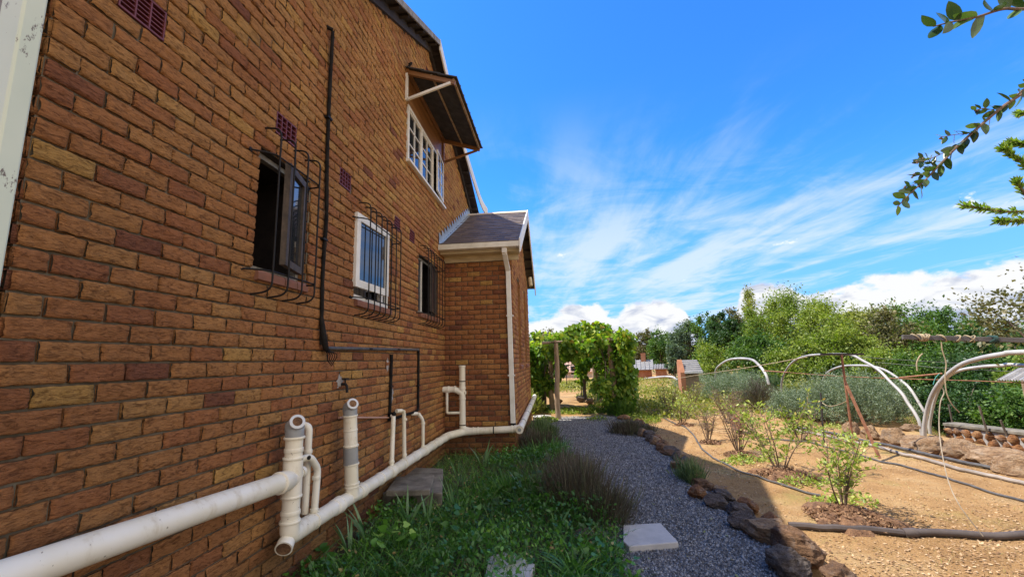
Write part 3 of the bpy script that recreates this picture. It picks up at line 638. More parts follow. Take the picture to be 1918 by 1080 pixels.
# stepped flashing where the bay roof meets the long wall
mb = MB(); ns = 15; yA, yB = BR - .02, RB + .22
pf = []
for i in range(ns):
    a = yA + (yB - yA) * i / ns; b = yA + (yB - yA) * (i + 1) / ns; za = ZE + k_ * (min(a, RB) - BR); zb_ = ZE + k_ * (min(b, RB) - BR)
    mb.add([(.034 + .002 * (i % 2), a, za - .01), (.034 + .002 * (i % 2), b + .01, zb_ - .01), (.030, b + .01, zb_ + .10), (.030, a, za + .22)], [(0, 1, 2, 3)])
mb.add([(.022, yA, ZE), (.10, yA, ZE + .02), (.10, RB, ZR + .012), (.022, RB, ZR + .01)], [(0, 1, 2, 3)]) 
mb.build('flashing', FLASH, bay)
# eaves: soffit board, gutter, downpipe
mb = MB(); mb.box((.013, BY0 - .30, BE - .035), (BXE - .03, BY0 - .275, ZE - .03)); mb.box((.014, BY0 - .274, BE - .022), (BXE - .04, BY0 - .014, BE - .006)); mb.box((.013, BY0 - .034, BE - .125), (1.34, BY0 - .014, BE - .023)); mb.build('soffit', CREAM, bay)
mb = MB(); gy = BR - .005; prof = [(gy, 3.525), (gy - .012, 3.525), (gy - .012, 3.435), (gy + .10, 3.425), (gy + .10, 3.515), (gy + .088, 3.515), (gy + .088, 3.44), (gy, 3.447)]
mb.extr([(-.0 + .014, a, b) for a, b in prof], (1.375, 0, 0)); mb.box((1.385, gy - .014, 3.42), (1.40, gy + .102, 3.53)); mb.build('gutter', CREAMG := m_simple('white gutter', [(.52, .50, .42), (.74, .73, .66)], 4, .45, .05), bay)
mb = MB()
for z in (3.3,): pass
def sqpipe(mb, pts, w, d):
    P = [Vector(p) for p in pts]
    for p, q in zip(P[:-1], P[1:]): mb.beam(p, q, w, d, up=(0, -1, 0) if abs((q - p).normalized().z) > .5 else (0, 0, 1))
sqpipe(mb, [(1.135, BR + .045, 3.43), (1.135, BR + .045, 3.34)], .085, .062); sqpipe(mb, [(1.135, BR + .045, 3.345), (1.155, BY0 - .065, 3.10)], .080, .058); sqpipe(mb, [(1.155, BY0 - .065, 3.115), (1.175, BY0 - .07, .53)], .078, .056)
dp = mb.build('downpipe', WHITE, bay, bevel=.006)
mb = MB(); mb.box((1.135, BY0 - .105, .50), (1.218, BY0 - .035, .545)); mb.build('outlet', IRON, dp)
mb = MB()
for z in (1.3, 2.3): mb.box((1.11, BY0 - .10, z), (1.225, BY0 - .012, z + .022))
mb.build('bracket', WHITE, dp)
mb = MB(); c = Vector((1.33, 9.55, 3.62)); mb.tube([c, c + Vector((.02, -.05, -.22))], .05, 14); mb.build('floodlight', CREAM, bay, smooth=True)
# near corner: flat downpipe with peeling paint
mb = MB(); ndp = [WX(107, 0), 0]
mb.box((-.09, -.095, -.05), (.012, -.022, 4.35)); mb.build('downpipe', PEEL, house, bevel=.008)
mb = MB(); mb.box((-.30, -.06, .5), (-.11, -.020, 4.3)); mb.build('pilaster', GREYF, house)
# ---------------------------------------------------------------- burglar grilles
def grille(y0, y1, zt, zb, bars, label, d=.13, r=.0065, hz=None):
    t = empty('burglar_grille', (0, (y0 + y1) / 2, zb), label, 'grille')
    for z in hz:
        mb = MB(); mb.tube(bend([(.012, y0 - .12, z + .0), (d, y0 - .03, z), (d, y1 + .05, z), (.012, y1 + .06, z)], .05), r, 7); mb.tube([(.010, y0 - .12, z), (.020, y0 - .119, z)], .016, 8); mb.tube([(.010, y1 + .06, z), (.020, y1 + .06, z)], .016, 8)
        mb.build('cross_bar', IRON, t, smooth=True)
    for i in range(bars):
        y = y0 + (y1 - y0) * i / (bars - 1); mb = MB(); dd = d + .013
        mb.tube(bend([(.012, y - .0, zt), (dd, y, zt - .015), (dd, y, zb + .02), (.012, y - .02, zb)], .075, 7), r, 7); mb.build('bar', IRON, t, smooth=True)
grille(1.25, 1.745, 3.175, 2.015, 4, 'black iron grille with four bulging bars over the first open window, left of the conduit', hz=(2.96, 2.165))
grille(2.70, 3.56, 3.175, 2.025, 7, 'black iron grille with seven bars over the white framed window', hz=(2.985, 2.19))
grille(4.68, 5.62, 3.25, 2.10, 7, 'black iron grille over the dark window nearest the brick bay', hz=(3.06, 2.25))
# ---------------------------------------------------------------- black conduit on the wall
cnd = empty('conduit', (0, 2.05, 1.7), 'tarred black conduit climbing the wall then turning along it', 'conduit')
mb = MB(); mb.tube(spline([(.05, 2.0, 4.54), (.035, 2.02, 3.9), (.035, 2.03, 3.3), (.04, 2.05, 2.8), (.03, 2.05, 2.3), (.035, 2.07, 1.72)], 10), [.0135 + .004 * abs(sin(i * 1.3)) for i in range(51)], 8); mb.tube([(.012, 1.96, 4.56), (.05, 2.0, 4.555)], .016, 8); mb.build('upright', TAR, cnd, smooth=True)
mb = MB(); mb.tube(spline([(.035, 2.05, 1.95), (.055, 2.06, 1.80), (.06, 2.09, 1.70), (.045, 2.16, 1.675)], 5), [.016 + .009 * sin(i / 15 * pi) for i in range(16)], 9)
for k in range(5): mb.tube(spline([(.05, 2.1, 1.68), (.07 + .01 * k, 2.11 + .02 * k, 1.64), (.06, 2.13 + .015 * k, 1.585 - .01 * k)], 3), .004, 4)
mb.build('tarred_joint', TAR, cnd, smooth=True)
mb = MB(); mb.tube([(.035, 2.12, 1.695), (.035, 4.6, 1.735)], .016, 8); mb.build('level_run', PVCG if False else HOSE, cnd, smooth=True)
mb = MB(); mb.tube(bend([(.035, 4.6, 1.745), (.035, 4.6, .93), (.035, 4.5, .915), (.035, 3.6, .93)], .05), .017, 8); mb.build('drop', TAR, cnd, smooth=True)
mb = MB(); mb.tube([(.035, 3.605, 1.66), (.033, 3.585, .93)], .019, 8); mb.tube([(.035, 3.585, .98), (.035, 3.58, .92)], .026, 8); mb.build('drop', TAR, cnd, smooth=True)
for y, z in ((3.6, 1.3), (4.6, 1.25), (2.03, 2.6), (2.02, 3.7), (3.0, 1.709), (3.8, 1.722)):
    mb = MB(); mb.box((.010, y - .035, z - .009), (.055, y + .035, z + .009)); mb.build('clip', IRON, cnd)
PATCH = m_simple('mortar patch', [(.22, .20, .19), (.42, .40, .38)], 20, .95, .6, 60)
for (y, z, a, b) in ((3.53, 1.54, .035, .07), (3.67, 1.20, .05, .09), (2.43, 1.41, .055, .055)):
    mb = MB(); rr = random.Random(int(y * 100)); n = 34; P_ = [(.014, y + a * cos(2 * pi * k / n) * rr.uniform(.55, 1.25), z + b * sin(2 * pi * k / n) * rr.uniform(.55, 1.25)) for k in range(n)]; mb.extr(P_, (.006, 0, 0)); o = mb.build('plaster_patch', PATCH, house)
cop = MB(); cop.tube([(.03, 2.42, 1.10), (.03, 3.58, .955)], .010, 8); tag(cop.build('copper_pipe', m_simple('copper pipe', [(.38, .20, .14), (.52, .32, .24)], 5, .5, .05), smooth=True), 'thin copper coloured pipe slanting between the second white stack and the black conduit', 'pipe')
tap = empty('wall_tap', (.05, 2.46, 1.38), 'small black tap fixed to a grey patch of brick', 'tap')
mb = MB(); mb.tube(bend([(.012, 2.46, 1.385), (.07, 2.46, 1.385), (.075, 2.46, 1.31)], .03), .012, 8); mb.build('spout', IRON, tap, smooth=True)
mb = MB(); mb.tube([(.055, 2.46, 1.385), (.055, 2.46, 1.43)], .007, 6); mb.box((.035, 2.43, 1.428), (.075, 2.49, 1.438)); mb.build('handle', IRON, tap)
# ---------------------------------------------------------------- soil pipes
sp_ = empty('soil_pipe', (.15, 1.6, .4), 'thick cream plastic waste pipe run low along the brick wall with its stacks', 'waste pipe')
def ring(mb, p, d, r, w=.02):
    p, d = Vector(p), Vector(d).normalized(); mb.tube([p - d * w / 2, p - d * w / 2 * .7, p + d * w / 2 * .7, p + d * w / 2], [r * .97, r, r, r * .97], 24)
def socket(mb, p, d, r, ln=.07):
    p, d = Vector(p), Vector(d).normalized(); mb.tube([p - d * ln / 2, p - d * ln / 2 + d * .004, p + d * ln * .28, p + d * ln * .32, p + d * ln * .46, p + d * ln / 2], [r * .95, r, r, r * 1.06, r * 1.06, r * .99], 24)
XP, R_ = .15, .056
run = [(XP, 1.60, .455), (XP, 5.75, .395), (.34, 5.99, .42), (1.30, 5.99, .455)]
mb = MB(); mb.tube(bend([(XP, 1.575, .56), (XP, 1.575, .455), (XP, 1.80, .452)], .12, 8), R_ + .004, 24); mb.tube([(XP, 1.70, .4535), (XP, 5.75, .395)], R_, 24, False); mb.build('pipe_run', PVC, sp_, smooth=True)
mb = MB(); mb.tube(bend([(XP, 5.60, .397), (XP, 5.78, .395), (.36, 6.0, .42), (.56, 6.0, .43)], .07, 6), R_ + .003, 24); mb.build('elbow', PVC, sp_, smooth=True)
mb = MB(); mb.tube([(.5, 6.0, .428), (1.27, 6.0, .455)], R_, 24); mb.build('pipe_run', PVC, sp_, smooth=True)
mb = MB(); mb.tube([(1.29, 5.93, .455), (1.29, 10.6, .60)], R_, 24); mb.tube([(1.20, 6.0, .455), (1.30, 6.0, .457)], R_ + .005, 24); mb.tube([(1.29, 5.925, .455), (1.29, 5.905, .454)], R_ + .006, 24); mb.build('pipe_run', PVC, sp_, smooth=True)
mb = MB(); mb.tube([(1.29, 5.907, .455), (1.29, 5.895, .455)], .028, 16); mb.build('end_cap', PVCG, sp_, smooth=True)
dirr = Vector((0, 1, -.014))
for y in (1.86, 2.20, 2.62, 3.06, 3.34, 3.72, 4.18, 4.52, 4.9, 5.2, 5.55):
    mb = MB(); z = .455 - (y - 1.6) * .0145; (socket if y in (2.20, 2.62, 3.34, 4.52) else ring)(mb, (XP, y, z), (0, 1, -.0145), R_ + .006, *((.10,) if y in (2.20, 2.62, 3.34, 4.52) else ())); mb.build('collar', PVC, sp_, smooth=True)
for x in (.52, .60, 1.16):
    mb = MB(); ring(mb, (x, 6.0, .43 + (x - .5) * .035), (1, 0, .035), R_ + .006, .025); mb.build('collar', PVC, sp_, smooth=True)
for x in (.86,): mb = MB(); ring(mb, (x, 6.0, .441), (1, 0, 0), R_ + .003, .018); mb.build('strap', IRON, sp_)
for y in (6.6, 7.6, 8.6, 9.6): mb = MB(); ring(mb, (1.29, y, .455 + (y - 5.93) * .031), (0, 1, .031), R_ + .003, .03); mb.build('strap', HOSE, sp_)
# near branch running off along the wall to the left
mb = MB(); mb.tube([(XP, 1.50, .815), (XP - .01, -.9, .955)], R_ + .003, 28); mb.build('branch_pipe', PVC, sp_, smooth=True)
mb = MB(); socket(mb, (XP, 1.475, .817), (0, -1, .05), R_ + .010, .10); mb.build('collar', PVC, sp_, smooth=True)
# first stack
Y1 = 1.575
mb = MB(); mb.tube([(XP, Y1, .52), (XP, Y1, 1.085)], R_, 28); mb.tube([(XP, Y1, .70), (XP, Y1, .93)], R_ + .006, 28); mb.tube([(XP, 1.44, .818), (XP, Y1, .812)], R_ + .006, 24); mb.tube([(XP, Y1, .80), (XP, Y1 + .10, .83)], .03, 16); mb.tube([(XP, Y1 + .09, .828), (XP, Y1 + .115, .832)], .038, 16); mb.build('stack', PVC, sp_, smooth=True)
for z, kind in ((1.075, 1), (.945, 1), (.995, 0), (.70, 1), (.60, 0), (.545, 1)):
    mb = MB(); ring(mb, (XP, Y1, z), (0, 0, 1), R_ + (.011 if kind else .005), .016 if kind else .028); mb.build('collar', PVC, sp_, smooth=True)
def gully(Y, X, z, r, lean, s=1):
    # grey access elbow: short body leaning out with an open round mouth facing the path
    mb = MB(); d = Vector(lean).normalized(); c = Vector((X, Y, z)); e = c + Vector((0, 0, .07 * s)); m = e + d * .055 * s
    mb.tube([c - Vector((0, 0, .01)), c + Vector((0, 0, .02)), c + Vector((0, 0, .05 * s)) - d * .012, e - d * .006, e + d * .02, m], [r + .003, r + .004, r + .006, r + .006, r * .92, r * .70], 24, True)
    mb.tube([e - d * .05 * s + Vector((0, -.01, .01)), e - d * .01 * s], [r * .55, r * .85], 20); o = mb.build('access_elbow', PVCG, sp_, smooth=True)
    mb = MB(); a, b = m - d * .002, m + d * .012; mb.tube([a, a + d * .001, b - d * .001, b], [r * .84, r * .88, r * .88, r * .84], 28); o2 = mb.build('mouth_ring', m_ringc, o, smooth=True)
    mb = MB(); mb.tube([b - d * .006, b + d * .0015], r * .56, 24); mb.build('mouth', MULCH, o2)
m_ringc = m_simple('pale ring', [(.50, .52, .54), (.62, .64, .66)], 6, .4, .02)
gully(Y1, XP, 1.085, R_, (.62, -.62, .46))
mb = MB(); d = Vector((.25, -.86, -.42)).normalized(); c = Vector((XP, Y1 - .03, .43)); mb.tube([c, c + d * .055], [R_ * .93, R_ * .96], 24); o = mb.build('open_end', PVC, sp_, smooth=True); mb = MB(); mb.tube([c + d * .05, c + d * .057], R_ * .80, 24); mb.build('mouth', MULCH, o)
# second stack
Y2 = 2.40
mb = MB(); mb.tube([(XP + .02, Y2 + .03, .45), (XP + .015, Y2 + .015, .56), (XP, Y2 - .02, 1.125)], R_, 28); mb.build('stack', PVC, sp_, smooth=True)
mb = MB(); mb.tube([(XP + .01, Y2 + .004, .72), (XP + .006, Y2 - .006, .86)], R_ + .004, 28); mb.build('grey_coupling', PVCG, sp_, smooth=True)
for z in (1.12, .87, .72, 1.0, .56, .535): mb = MB(); ring(mb, (XP + (1.12 - z) * .03, Y2 - .02 + (1.12 - z) * .07, z), (-.03, -.06, 1), R_ + (.008 if z != 1.0 else .003), .014); mb.build('collar', PVC, sp_, smooth=True)
gully(Y2 - .02, XP, 1.125, R_ * .97, (.62, -.62, .46))
# thin waste pipes
def thin(pts, r=.024, name='waste_pipe', rr=.05, mat=None, cl=()):
    mb = MB(); mb.tube(bend(pts, rr, 6), r, 14); o = mb.build(name, mat or PVC, sp_, smooth=True)
    for p, d in cl: m2 = MB(); ring(m2, p, d, r + .005, .025); m2.build('collar', PVC, o, smooth=True)
thin([(.0, 1.86, 1.115), (.085, 1.86, 1.115), (.085, 1.855, .50)], .026, cl=[((.085, 1.86, .93), (0, 0, 1))])
thin([(.09, 1.70, .90), (.14, 1.80, .905), (.145, 1.90, .80), (.15, 1.865, .45)], .025, rr=.04, cl=[((.143, 1.89, .74), (0, -.1, 1)), ((.15, 1.868, .52), (0, 0, 1))])
mb = MB(); mb.tube([(.145, 1.775, .907), (.155, 1.755, .905)], .013, 12); mb.build('plug', IRON, sp_)
thin([(.07, 3.56, .985), (.09, 3.55, .97), (.15, 3.36, .43)], .025, rr=.02, cl=[((.14, 3.39, .52), (.05, -.15, -.5))])
mb = MB(); mb.tube([(.012, 3.62, .985), (.11, 3.53, 1.00)], .022, 12); mb.build('black_connector', TAR, sp_, smooth=True)
thin([(.06, 3.72, 1.01), (.11, 3.83, 1.00), (.12, 3.84, .42)], .024, cl=[((.12, 3.84, .50), (0, 0, 1)), ((.118, 3.84, .90), (0, 0, 1))])
thin([(.012, 4.38, .90), (.09, 4.44, .90), (.13, 4.52, .80), (.13, 4.52, .40)], .022, cl=[((.13, 4.52, .76), (0, 0, 1)), ((.13, 4.52, .46), (0, 0, 1))])
for p in ((.12, 3.80, 1.0), (.10, 4.43, .90)): mb = MB(); mb.tube([p, (p[0] + .02, p[1] - .03, p[2])], .014, 10); mb.build('plug', PVC, sp_, smooth=True)
# stack against the bay
mb = MB(); mb.tube([(.34, 6.0, .46), (.34, 6.0, 1.49)], .052, 24); mb.tube(bend([(.34, 6.0, .60), (.34, 6.0, .46), (.46, 6.0, .43)], .1), .054, 20); mb.build('stack', PVC, sp_, smooth=True)
mb = MB(); mb.tube(bend([(.012, 5.98, 1.105), (.22, 5.99, 1.105), (.34, 5.99, 1.04), (.34, 5.99, .96)], .1), .050, 20); mb.build('branch_pipe', PVC, sp_, smooth=True)
for p, d in (((.34, 6.0, 1.48), (0, 0, 1)), ((.34, 6.0, 1.12), (0, 0, 1)), ((.34, 6.0, .95), (0, 0, 1)), ((.22, 5.99, 1.105), (1, 0, 0)), ((.11, 5.985, 1.105), (1, 0, 0))): mb = MB(); ring(mb, p, d, .059, .03); mb.build('collar', PVC, sp_, smooth=True)
for z in (1.235, .53): mb = MB(); ring(mb, (.34, 6.0, z), (0, 0, 1), .0555, .016); mb.build('strap', IRON, sp_)
thin([(.085, 5.97, 1.10), (.085, 5.97, .725), (.30, 5.98, .725)], .022, rr=.03)
mb = MB(); mb.tube([(.38, 5.99, 1.05), (.40, 5.985, 1.05)], .03, 14); mb.build('plug', PVC, sp_, smooth=True)
# ---------------------------------------------------------------- stones and slabs
def rockmesh(name, seed, mat, sub=3, flat=.62, rough=.2):
    bm = bmesh.new(); bmesh.ops.create_icosphere(bm, subdivisions=sub, radius=.5); r = random.Random(seed)
    pl = [(Vector((r.gauss(0, 1), r.gauss(0, 1), r.gauss(0, .8))).normalized(), r.uniform(.27, .42)) for _ in range(11)]; ph = [r.uniform(0, 9) for _ in range(6)]
    from mathutils import noise as mn
    o_ = Vector((seed * 3.7, seed * 1.3, 0))
    for v in bm.verts:
        p = v.co.copy()
        for n_, d_ in pl:
            k = p.dot(n_) - d_
            if k > 0: p -= n_ * k * .94
        q = Vector((p.x, p.y, p.z * 2.2)) * 3 + o_
        p *= 1 + rough * (.55 * mn.noise(q) + .32 * mn.noise(q * 2.7) + .22 * mn.noise(q * 6.5)); p.z += .018 * abs(mn.noise(Vector((0, 0, p.z * 22)) + p * 2 + o_))
        v.co = Vector((p.x, p.y, p.z * flat))
    me = bpy.data.meshes.new(name); bm.to_mesh(me); bm.free(); me.polygons.foreach_set('use_smooth', [True] * len(me.polygons))
    try: me.set_sharp_from_angle(angle=RAD(28))
    except Exception: pass
    me.materials.append(mat); return me
RM = [rockmesh('rock', 100 + i, (ROCKB, ROCKO, ROCKG, ROCKT, ROCKG)[i % 5], 5 if i < 6 else 4) for i in range(12)]
RT_ = [rockmesh('rock', 150 + i, ROCKT, 4) for i in range(5)]
def rock(loc, size, rz, i, label, cat='rock', group=None, name='rock', tilt=0):
    o = bpy.data.objects.new(name, RT_[i % 5] if name == 'wall_rock' else RM[i % 12]); COL.objects.link(o); o.location = loc; o.scale = size; o.rotation_euler = (tilt, tilt * .5, rz); return tag(o, label, cat, group)
# edging rocks between path and garden, nearest first: (y, x offset, length, width, height, mesh)
rr = random.Random(12); spec = [(1.80, .05, .36, .26, .26, 3), (2.05, .18, .34, .28, .26, 5), (2.22, -.08, .36, .32, .30, 2), (2.50, .10, .46, .34, .36, 0), (2.80, .0, .50, .36, .34, 3), (3.06, -.08, .30, .26, .26, 4), (3.10, .17, .30, .22, .22, 1), (3.36, .02, .34, .24, .22, 2), (3.60, .16, .28, .22, .20, 1), (3.64, -.10, .30, .24, .22, 4), (3.86, .05, .34, .22, .20, 2), (3.98, -.18, .24, .24, .24, 1), (4.12, .12, .30, .22, .18, 3)]
y = 4.36
while y < 9.7: spec.append((y, rr.uniform(-.10, .10), rr.uniform(.24, .40), rr.uniform(.18, .28), rr.uniform(.16, .26), rr.randrange(12))); y += rr.uniform(.17, .27)
words = {0: 'brown', 1: 'orange', 2: 'grey', 3: 'dark brown', 4: 'pale grey', 5: 'brown', 6: 'rust orange', 7: 'grey brown', 8: 'brown', 9: 'grey', 10: 'dark brown', 11: 'orange'}
ordn = lambda k: ['nearest', 'second', 'third', 'fourth', 'fifth', 'sixth', 'seventh', 'eighth', 'ninth', 'tenth', 'eleventh', 'twelfth', 'thirteenth', 'fourteenth', 'fifteenth', 'sixteenth', 'seventeenth', 'eighteenth', 'nineteenth', 'twentieth'][k] if k < 20 else ('twenty ' if k < 29 else 'thirty ') + ['first', 'second', 'third', 'fourth', 'fifth', 'sixth', 'seventh', 'eighth', 'ninth'][(k - 20) % 9]
for k, (y, dx, a, b, c, i) in enumerate(spec):
    x = float(path_r(y)) + .12 + dx
    lab = ('%s rock, %s from the camera in the edging beside the gravel path' % (words[i], ordn(k))) if k else 'brown rock in the bottom edge of the photo, nearest of the path edging'
    rock((x, y, c * .22), (b * .98, a * 1.05, c * 1.3), rr.uniform(-.5, .5) + .15, i, lab, 'rock', 'rocks edging the gravel path', 'edging_rock', rr.uniform(-.15, .15))
# paving slabs
def slab(name, corners, z0, z1, mat, label, cat, bev=.008):
    mb = MB(); mb.extr([(p[0], p[1], z0) for p in corners], (0, 0, z1 - z0)); return tag(mb.build(name, mat, None, bevel=bev), label, cat)
c4 = [G(1167, 982, .06), G(1167, 1012, .06), G(1178, 1022, .06), G(1271, 1014, .06), G(1237, 978, .06)]
slab('paving_slab', c4, .008, .06, SLAB, 'pale square paving slab lying on the shaded gravel path', 'slab')
c4 = [G(915, 1042, .09), G(905, 1095, .09), G(985, 1100, .09), G(1002, 1055, .09), G(950, 1030, .09)]
slab('stepping_stone', c4, .0, .09, SLAB, 'pale flat stone half hidden by weeds at the bottom edge of the photo', 'stone')
mh = empty('concrete_cover', tuple(G(760, 940)), 'old concrete inspection cover standing in the weeds under the pipes', 'concrete cover')
b0 = [G(690, 965), G(822, 968), G(832, 915), G(745, 905)]
mb = MB(); mb.extr([(p[0], p[1], .0) for p in (G(684, 956), G(828, 958), G(830, 905, 0), G(735, 900, 0))], (0, 0, .188)); mb.build('base', CONC, mh, bevel=.012)
mb = MB(); mb.extr([tuple(G(722, 930, .19)), tuple(G(805, 928, .19)), tuple(G(814, 898, .19)), tuple(G(742, 902, .19))], (0, 0, .06)); mb.build('lid', CONC, mh, bevel=.010)
g = G(1097, 1003, .05); rock((g[0], g[1], .05), (.22, .18, .20), .4, 4, 'smooth grey boulder among the weeds beside the dry lavender', 'rock', None, 'boulder')
mb = MB(); q = G(1028, 770); mb.tube([(1.45, 11.1, -.02), (1.45, 11.1, .03)], .26, 20); tag(mb.build('round_stepping_stone', SLAB, None, bevel=.01), 'round pale stepping stone at the foot of the pergola post', 'stone')
PALEP = m_simple('dusty pale pipe', [(.17, .14, .115), (.34, .29, .24)], 4, .6, .1)
# ---------------------------------------------------------------- hoses and pipes on the ground
def gz(p, h=.0): return (p[0], p[1], H(p[0], p[1]) + h)
def ground_line(pix, r, mat, name, label, cat, h=None, n=6, seg=8):
    P_ = spline([tuple(G(*q)) for q in pix], n); P_ = [gz(p, (h if h is not None else r) - .008) for p in P_]; mb = MB(); mb.tube(P_, r, seg); return tag(mb.build(name, mat, None, smooth=True), label, cat)
ground_line([(1188, 752), (1215, 765), (1245, 782), (1285, 803), (1300, 815), (1312, 835), (1335, 858), (1375, 878), (1430, 898), (1490, 915), (1545, 928)], .013, HOSE, 'irrigation_hose', 'grey drip hose curving past the rocks into the mulch of the first shrub', 'hose')
ground_line([(1620, 950), (1650, 968), (1675, 982), (1692, 992)], .013, HOSE, 'irrigation_hose', 'short hose end between the shrub mound and the big black pipe', 'hose')
ground_line([(1420, 818), (1500, 825), (1570, 843), (1650, 860), (1725, 880), (1800, 903), (1918, 938), (2050, 985)], .013, HOSE, 'irrigation_hose', 'thin grey hose crossing the bare soil behind the shrubs', 'hose')
o = ground_line([(1478, 985), (1560, 991), (1640, 995), (1700, 997)], .028, PIPEB, 'garden_pipe', 'thick brown grey pipe lying across the front of the soil bed', 'pipe')
P0 = [G(*q) for q in ((1700, 997), (1760, 999), (1850, 1003), (1930, 1006), (2100, 1015))]
mb = MB(); mb.tube([gz(p, .022) for p in spline([tuple(p) for p in P0], 5)], .030, 10); q = mb.build('coupled_length', PIPEB, o, smooth=True)
mb = MB(); p = Vector(gz(G(1702, 997), .024)); d = (Vector(gz(G(1730, 998), .024)) - p).normalized(); mb.tube([p - d * .04, p + d * .06], .038, 14); mb.build('coupling', PIPEB, o, smooth=True)
ground_line([(1486, 806), (1560, 820), (1640, 838), (1720, 858), (1800, 880), (1870, 895), (1960, 915), (2100, 950)], .024, PALEP, 'garden_pipe', 'long pale pipe, lower of two lying along the foot of the rock wall', 'pipe', h=.024)
ground_line([(1486, 801), (1560, 813), (1640, 831), (1720, 849), (1800, 868), (1860, 880), (1940, 893), (2100, 925)], .022, HOSE, 'garden_pipe', 'long dark pipe, upper of two lying along the foot of the rock wall', 'pipe', h=.03)
ground_line([(1014, 763), (1040, 772), (1052, 774)], .014, WHITE, 'irrigation_hose', 'pale hose across the lit ground behind the pergola post', 'hose')
# bricks ends, pot
pt = empty('flower_pot', tuple(gz(G(1385, 806))), 'terracotta pot lying tipped over on the soil among bare twigs', 'pot')
g = Vector(gz(G(1385, 806), .13)); d = Vector((-.35, -.8, .45)).normalized()
mb = MB(); mb.tube([g - d * .13, g + d * .11], [.09, .135], 20, False); mb.tube([g - d * .13, g - d * .12], [.085, .09], 20); mb.build('body', TERRA, pt, smooth=True)
mb = MB(); mb.tube([g + d * .10, g + d * .14, g + d * .14, g + d * .10], [.145, .15, .13, .12], 20, False); mb.build('rim', TERRA, pt, smooth=True)
mb = MB(); mb.tube([g + d * .02, g + d * .022], .12, 20); mb.build('inside', MULCH, pt)
# ---------------------------------------------------------------- rock wall behind the soil bed, low stone wall beyond
base = [(1590, 812), (1625, 820), (1668, 832), (1715, 842), (1745, 850), (1790, 858), (1835, 868), (1880, 878), (1930, 890)]
names = ['small tan rock at the left end of the wall behind the rust post', 'yellowish rock second from the left in the rock wall', 'pale rock third from the left in the rock wall', 'dark orange rock where the pipe hoops meet the ground', 'pale brown rock right of the hoop foot', 'brown boulder before the grass strip', 'orange brown rock right of the boulder in the rock wall', 'long flat rock near the right edge of the photo', 'last brown rock of the wall at the right edge of the photo']
for k, q in enumerate(base):
    g = G(*q); s_ = (.26, .30, .34, .42, .38, .48, .36, .52, .5)[k]; rock((g[0] + .14, g[1] + .12, H(g[0], g[1]) + .05), (s_ * 1.5, s_ * 1.25, .50 + .07 * (k % 3)), .5 + k * .7, (6, 1, 9, 6, 4, 11, 1, 8, 11)[k], names[k], 'rock', 'rocks of the low retaining wall', 'wall_rock')
g = G(1700, 835, 0); rock((g[0] + .25, g[1] + .25, .25), (.36, .30, .20), .3, 4, 'grey flat rock balanced on top of the rock wall', 'rock', None, 'wall_rock')
for k, (q, lab) in enumerate((((1455, 778), 'tan rock left of the rosemary, half hidden by the leafy shrub'), ((1478, 782), 'tan rock just left of the big rosemary bush'), ((1440, 768), 'small tan rock behind the first leafy shrub'))):
    g = G(*q); rock(gz(g, .05), (.35, .3, .3), k, (1, 6, 9)[k], lab, 'rock', None, 'wall_rock')
# low stone wall with a flat coping
swp = [G(1770, 800, -.1), G(1850, 815, -.1), G(1960, 838, -.1)]
sw = empty('stone_wall', (swp[0][0], swp[0][1], -.5), 'low wall of rounded tan stones with a flat coping, beyond the grass strip', 'wall')
A_, B_ = Vector((swp[0][0] + .1, swp[0][1], 0)), Vector((swp[2][0] + 1.2, swp[2][1] - 1.0, 0)); D_ = B_ - A_; Ln = D_.length; D_.normalize(); Nv = Vector((-D_.y, D_.x, 0));
mb = MB(); mb.beam(A_ + Vector((0, 0, -.3)), B_ + Vector((0, 0, -.3)), .28, .5); mb.build('core', PATCH, sw)
mb = MB(); rr = random.Random(31); mS = rockmesh('stone', 300, ROCKO, 2); base_v = [v.co.copy() for v in mS.vertices]; base_f = [tuple(p.vertices) for p in mS.polygons]
for row in range(3):
    s_ = 0
    while s_ < Ln:
        w = rr.uniform(.13, .24); c = A_ + D_ * (s_ + w / 2) + Nv * (-.13 if Nv.y > 0 else .13) + Vector((0, 0, -.46 + row * .15)); an = rr.uniform(0, 6); mb.tint = rr.random()
        mb.add([c + Matrix.Rotation(an, 3, 'Y') @ Vector((v.x * w * 1.4, v.y * .22, v.z * .34)) for v in base_v], base_f); s_ += w
mb.build('stones', ROCKO, sw, smooth=True)
mb = MB(); mb.beam(A_ + Vector((0, 0, -.025)), B_ + Vector((0, 0, -.025)), .36, .06); mb.build('coping', CONC, sw, bevel=.01)
# ---------------------------------------------------------------- pipe hoops of the bare tunnel frame
def hoop(pix, y0, x0, dx, label, r=.026, mat=None, name='pipe_hoop', ends=None):
    # points are given as sight lines cut with the hoop's own upright plane x = x0 + dx*(y - y0)
    out = []
    for q in pix:
        v = ray(*q); t = (x0 - CAM[0] + dx * (CAM[1] - y0)) / (v[0] - dx * v[1]); out.append(CAM + v * t)
    if ends: out = out + [Vector(e) for e in ends]
    P_ = spline([tuple(p) for p in out], 6); mb = MB(); mb.tube(P_, r, 12); o = mb.build(name, mat or HOOP, None, smooth=True); tag(o, label, 'hoop', 'bent pipe hoops of the garden tunnel'); return out
h2 = hoop([(1466, 770), (1464, 733), (1465, 711), (1475, 689), (1490, 674), (1512, 666), (1541, 663.5), (1575, 663), (1597, 665), (1616, 675), (1645, 692), (1667, 714), (1689, 736), (1701, 755), (1714, 774), (1723, 793), (1728, 822)], 7.2, 8.2, .06, 'weathered hoop passing behind the rusty T shaped post')
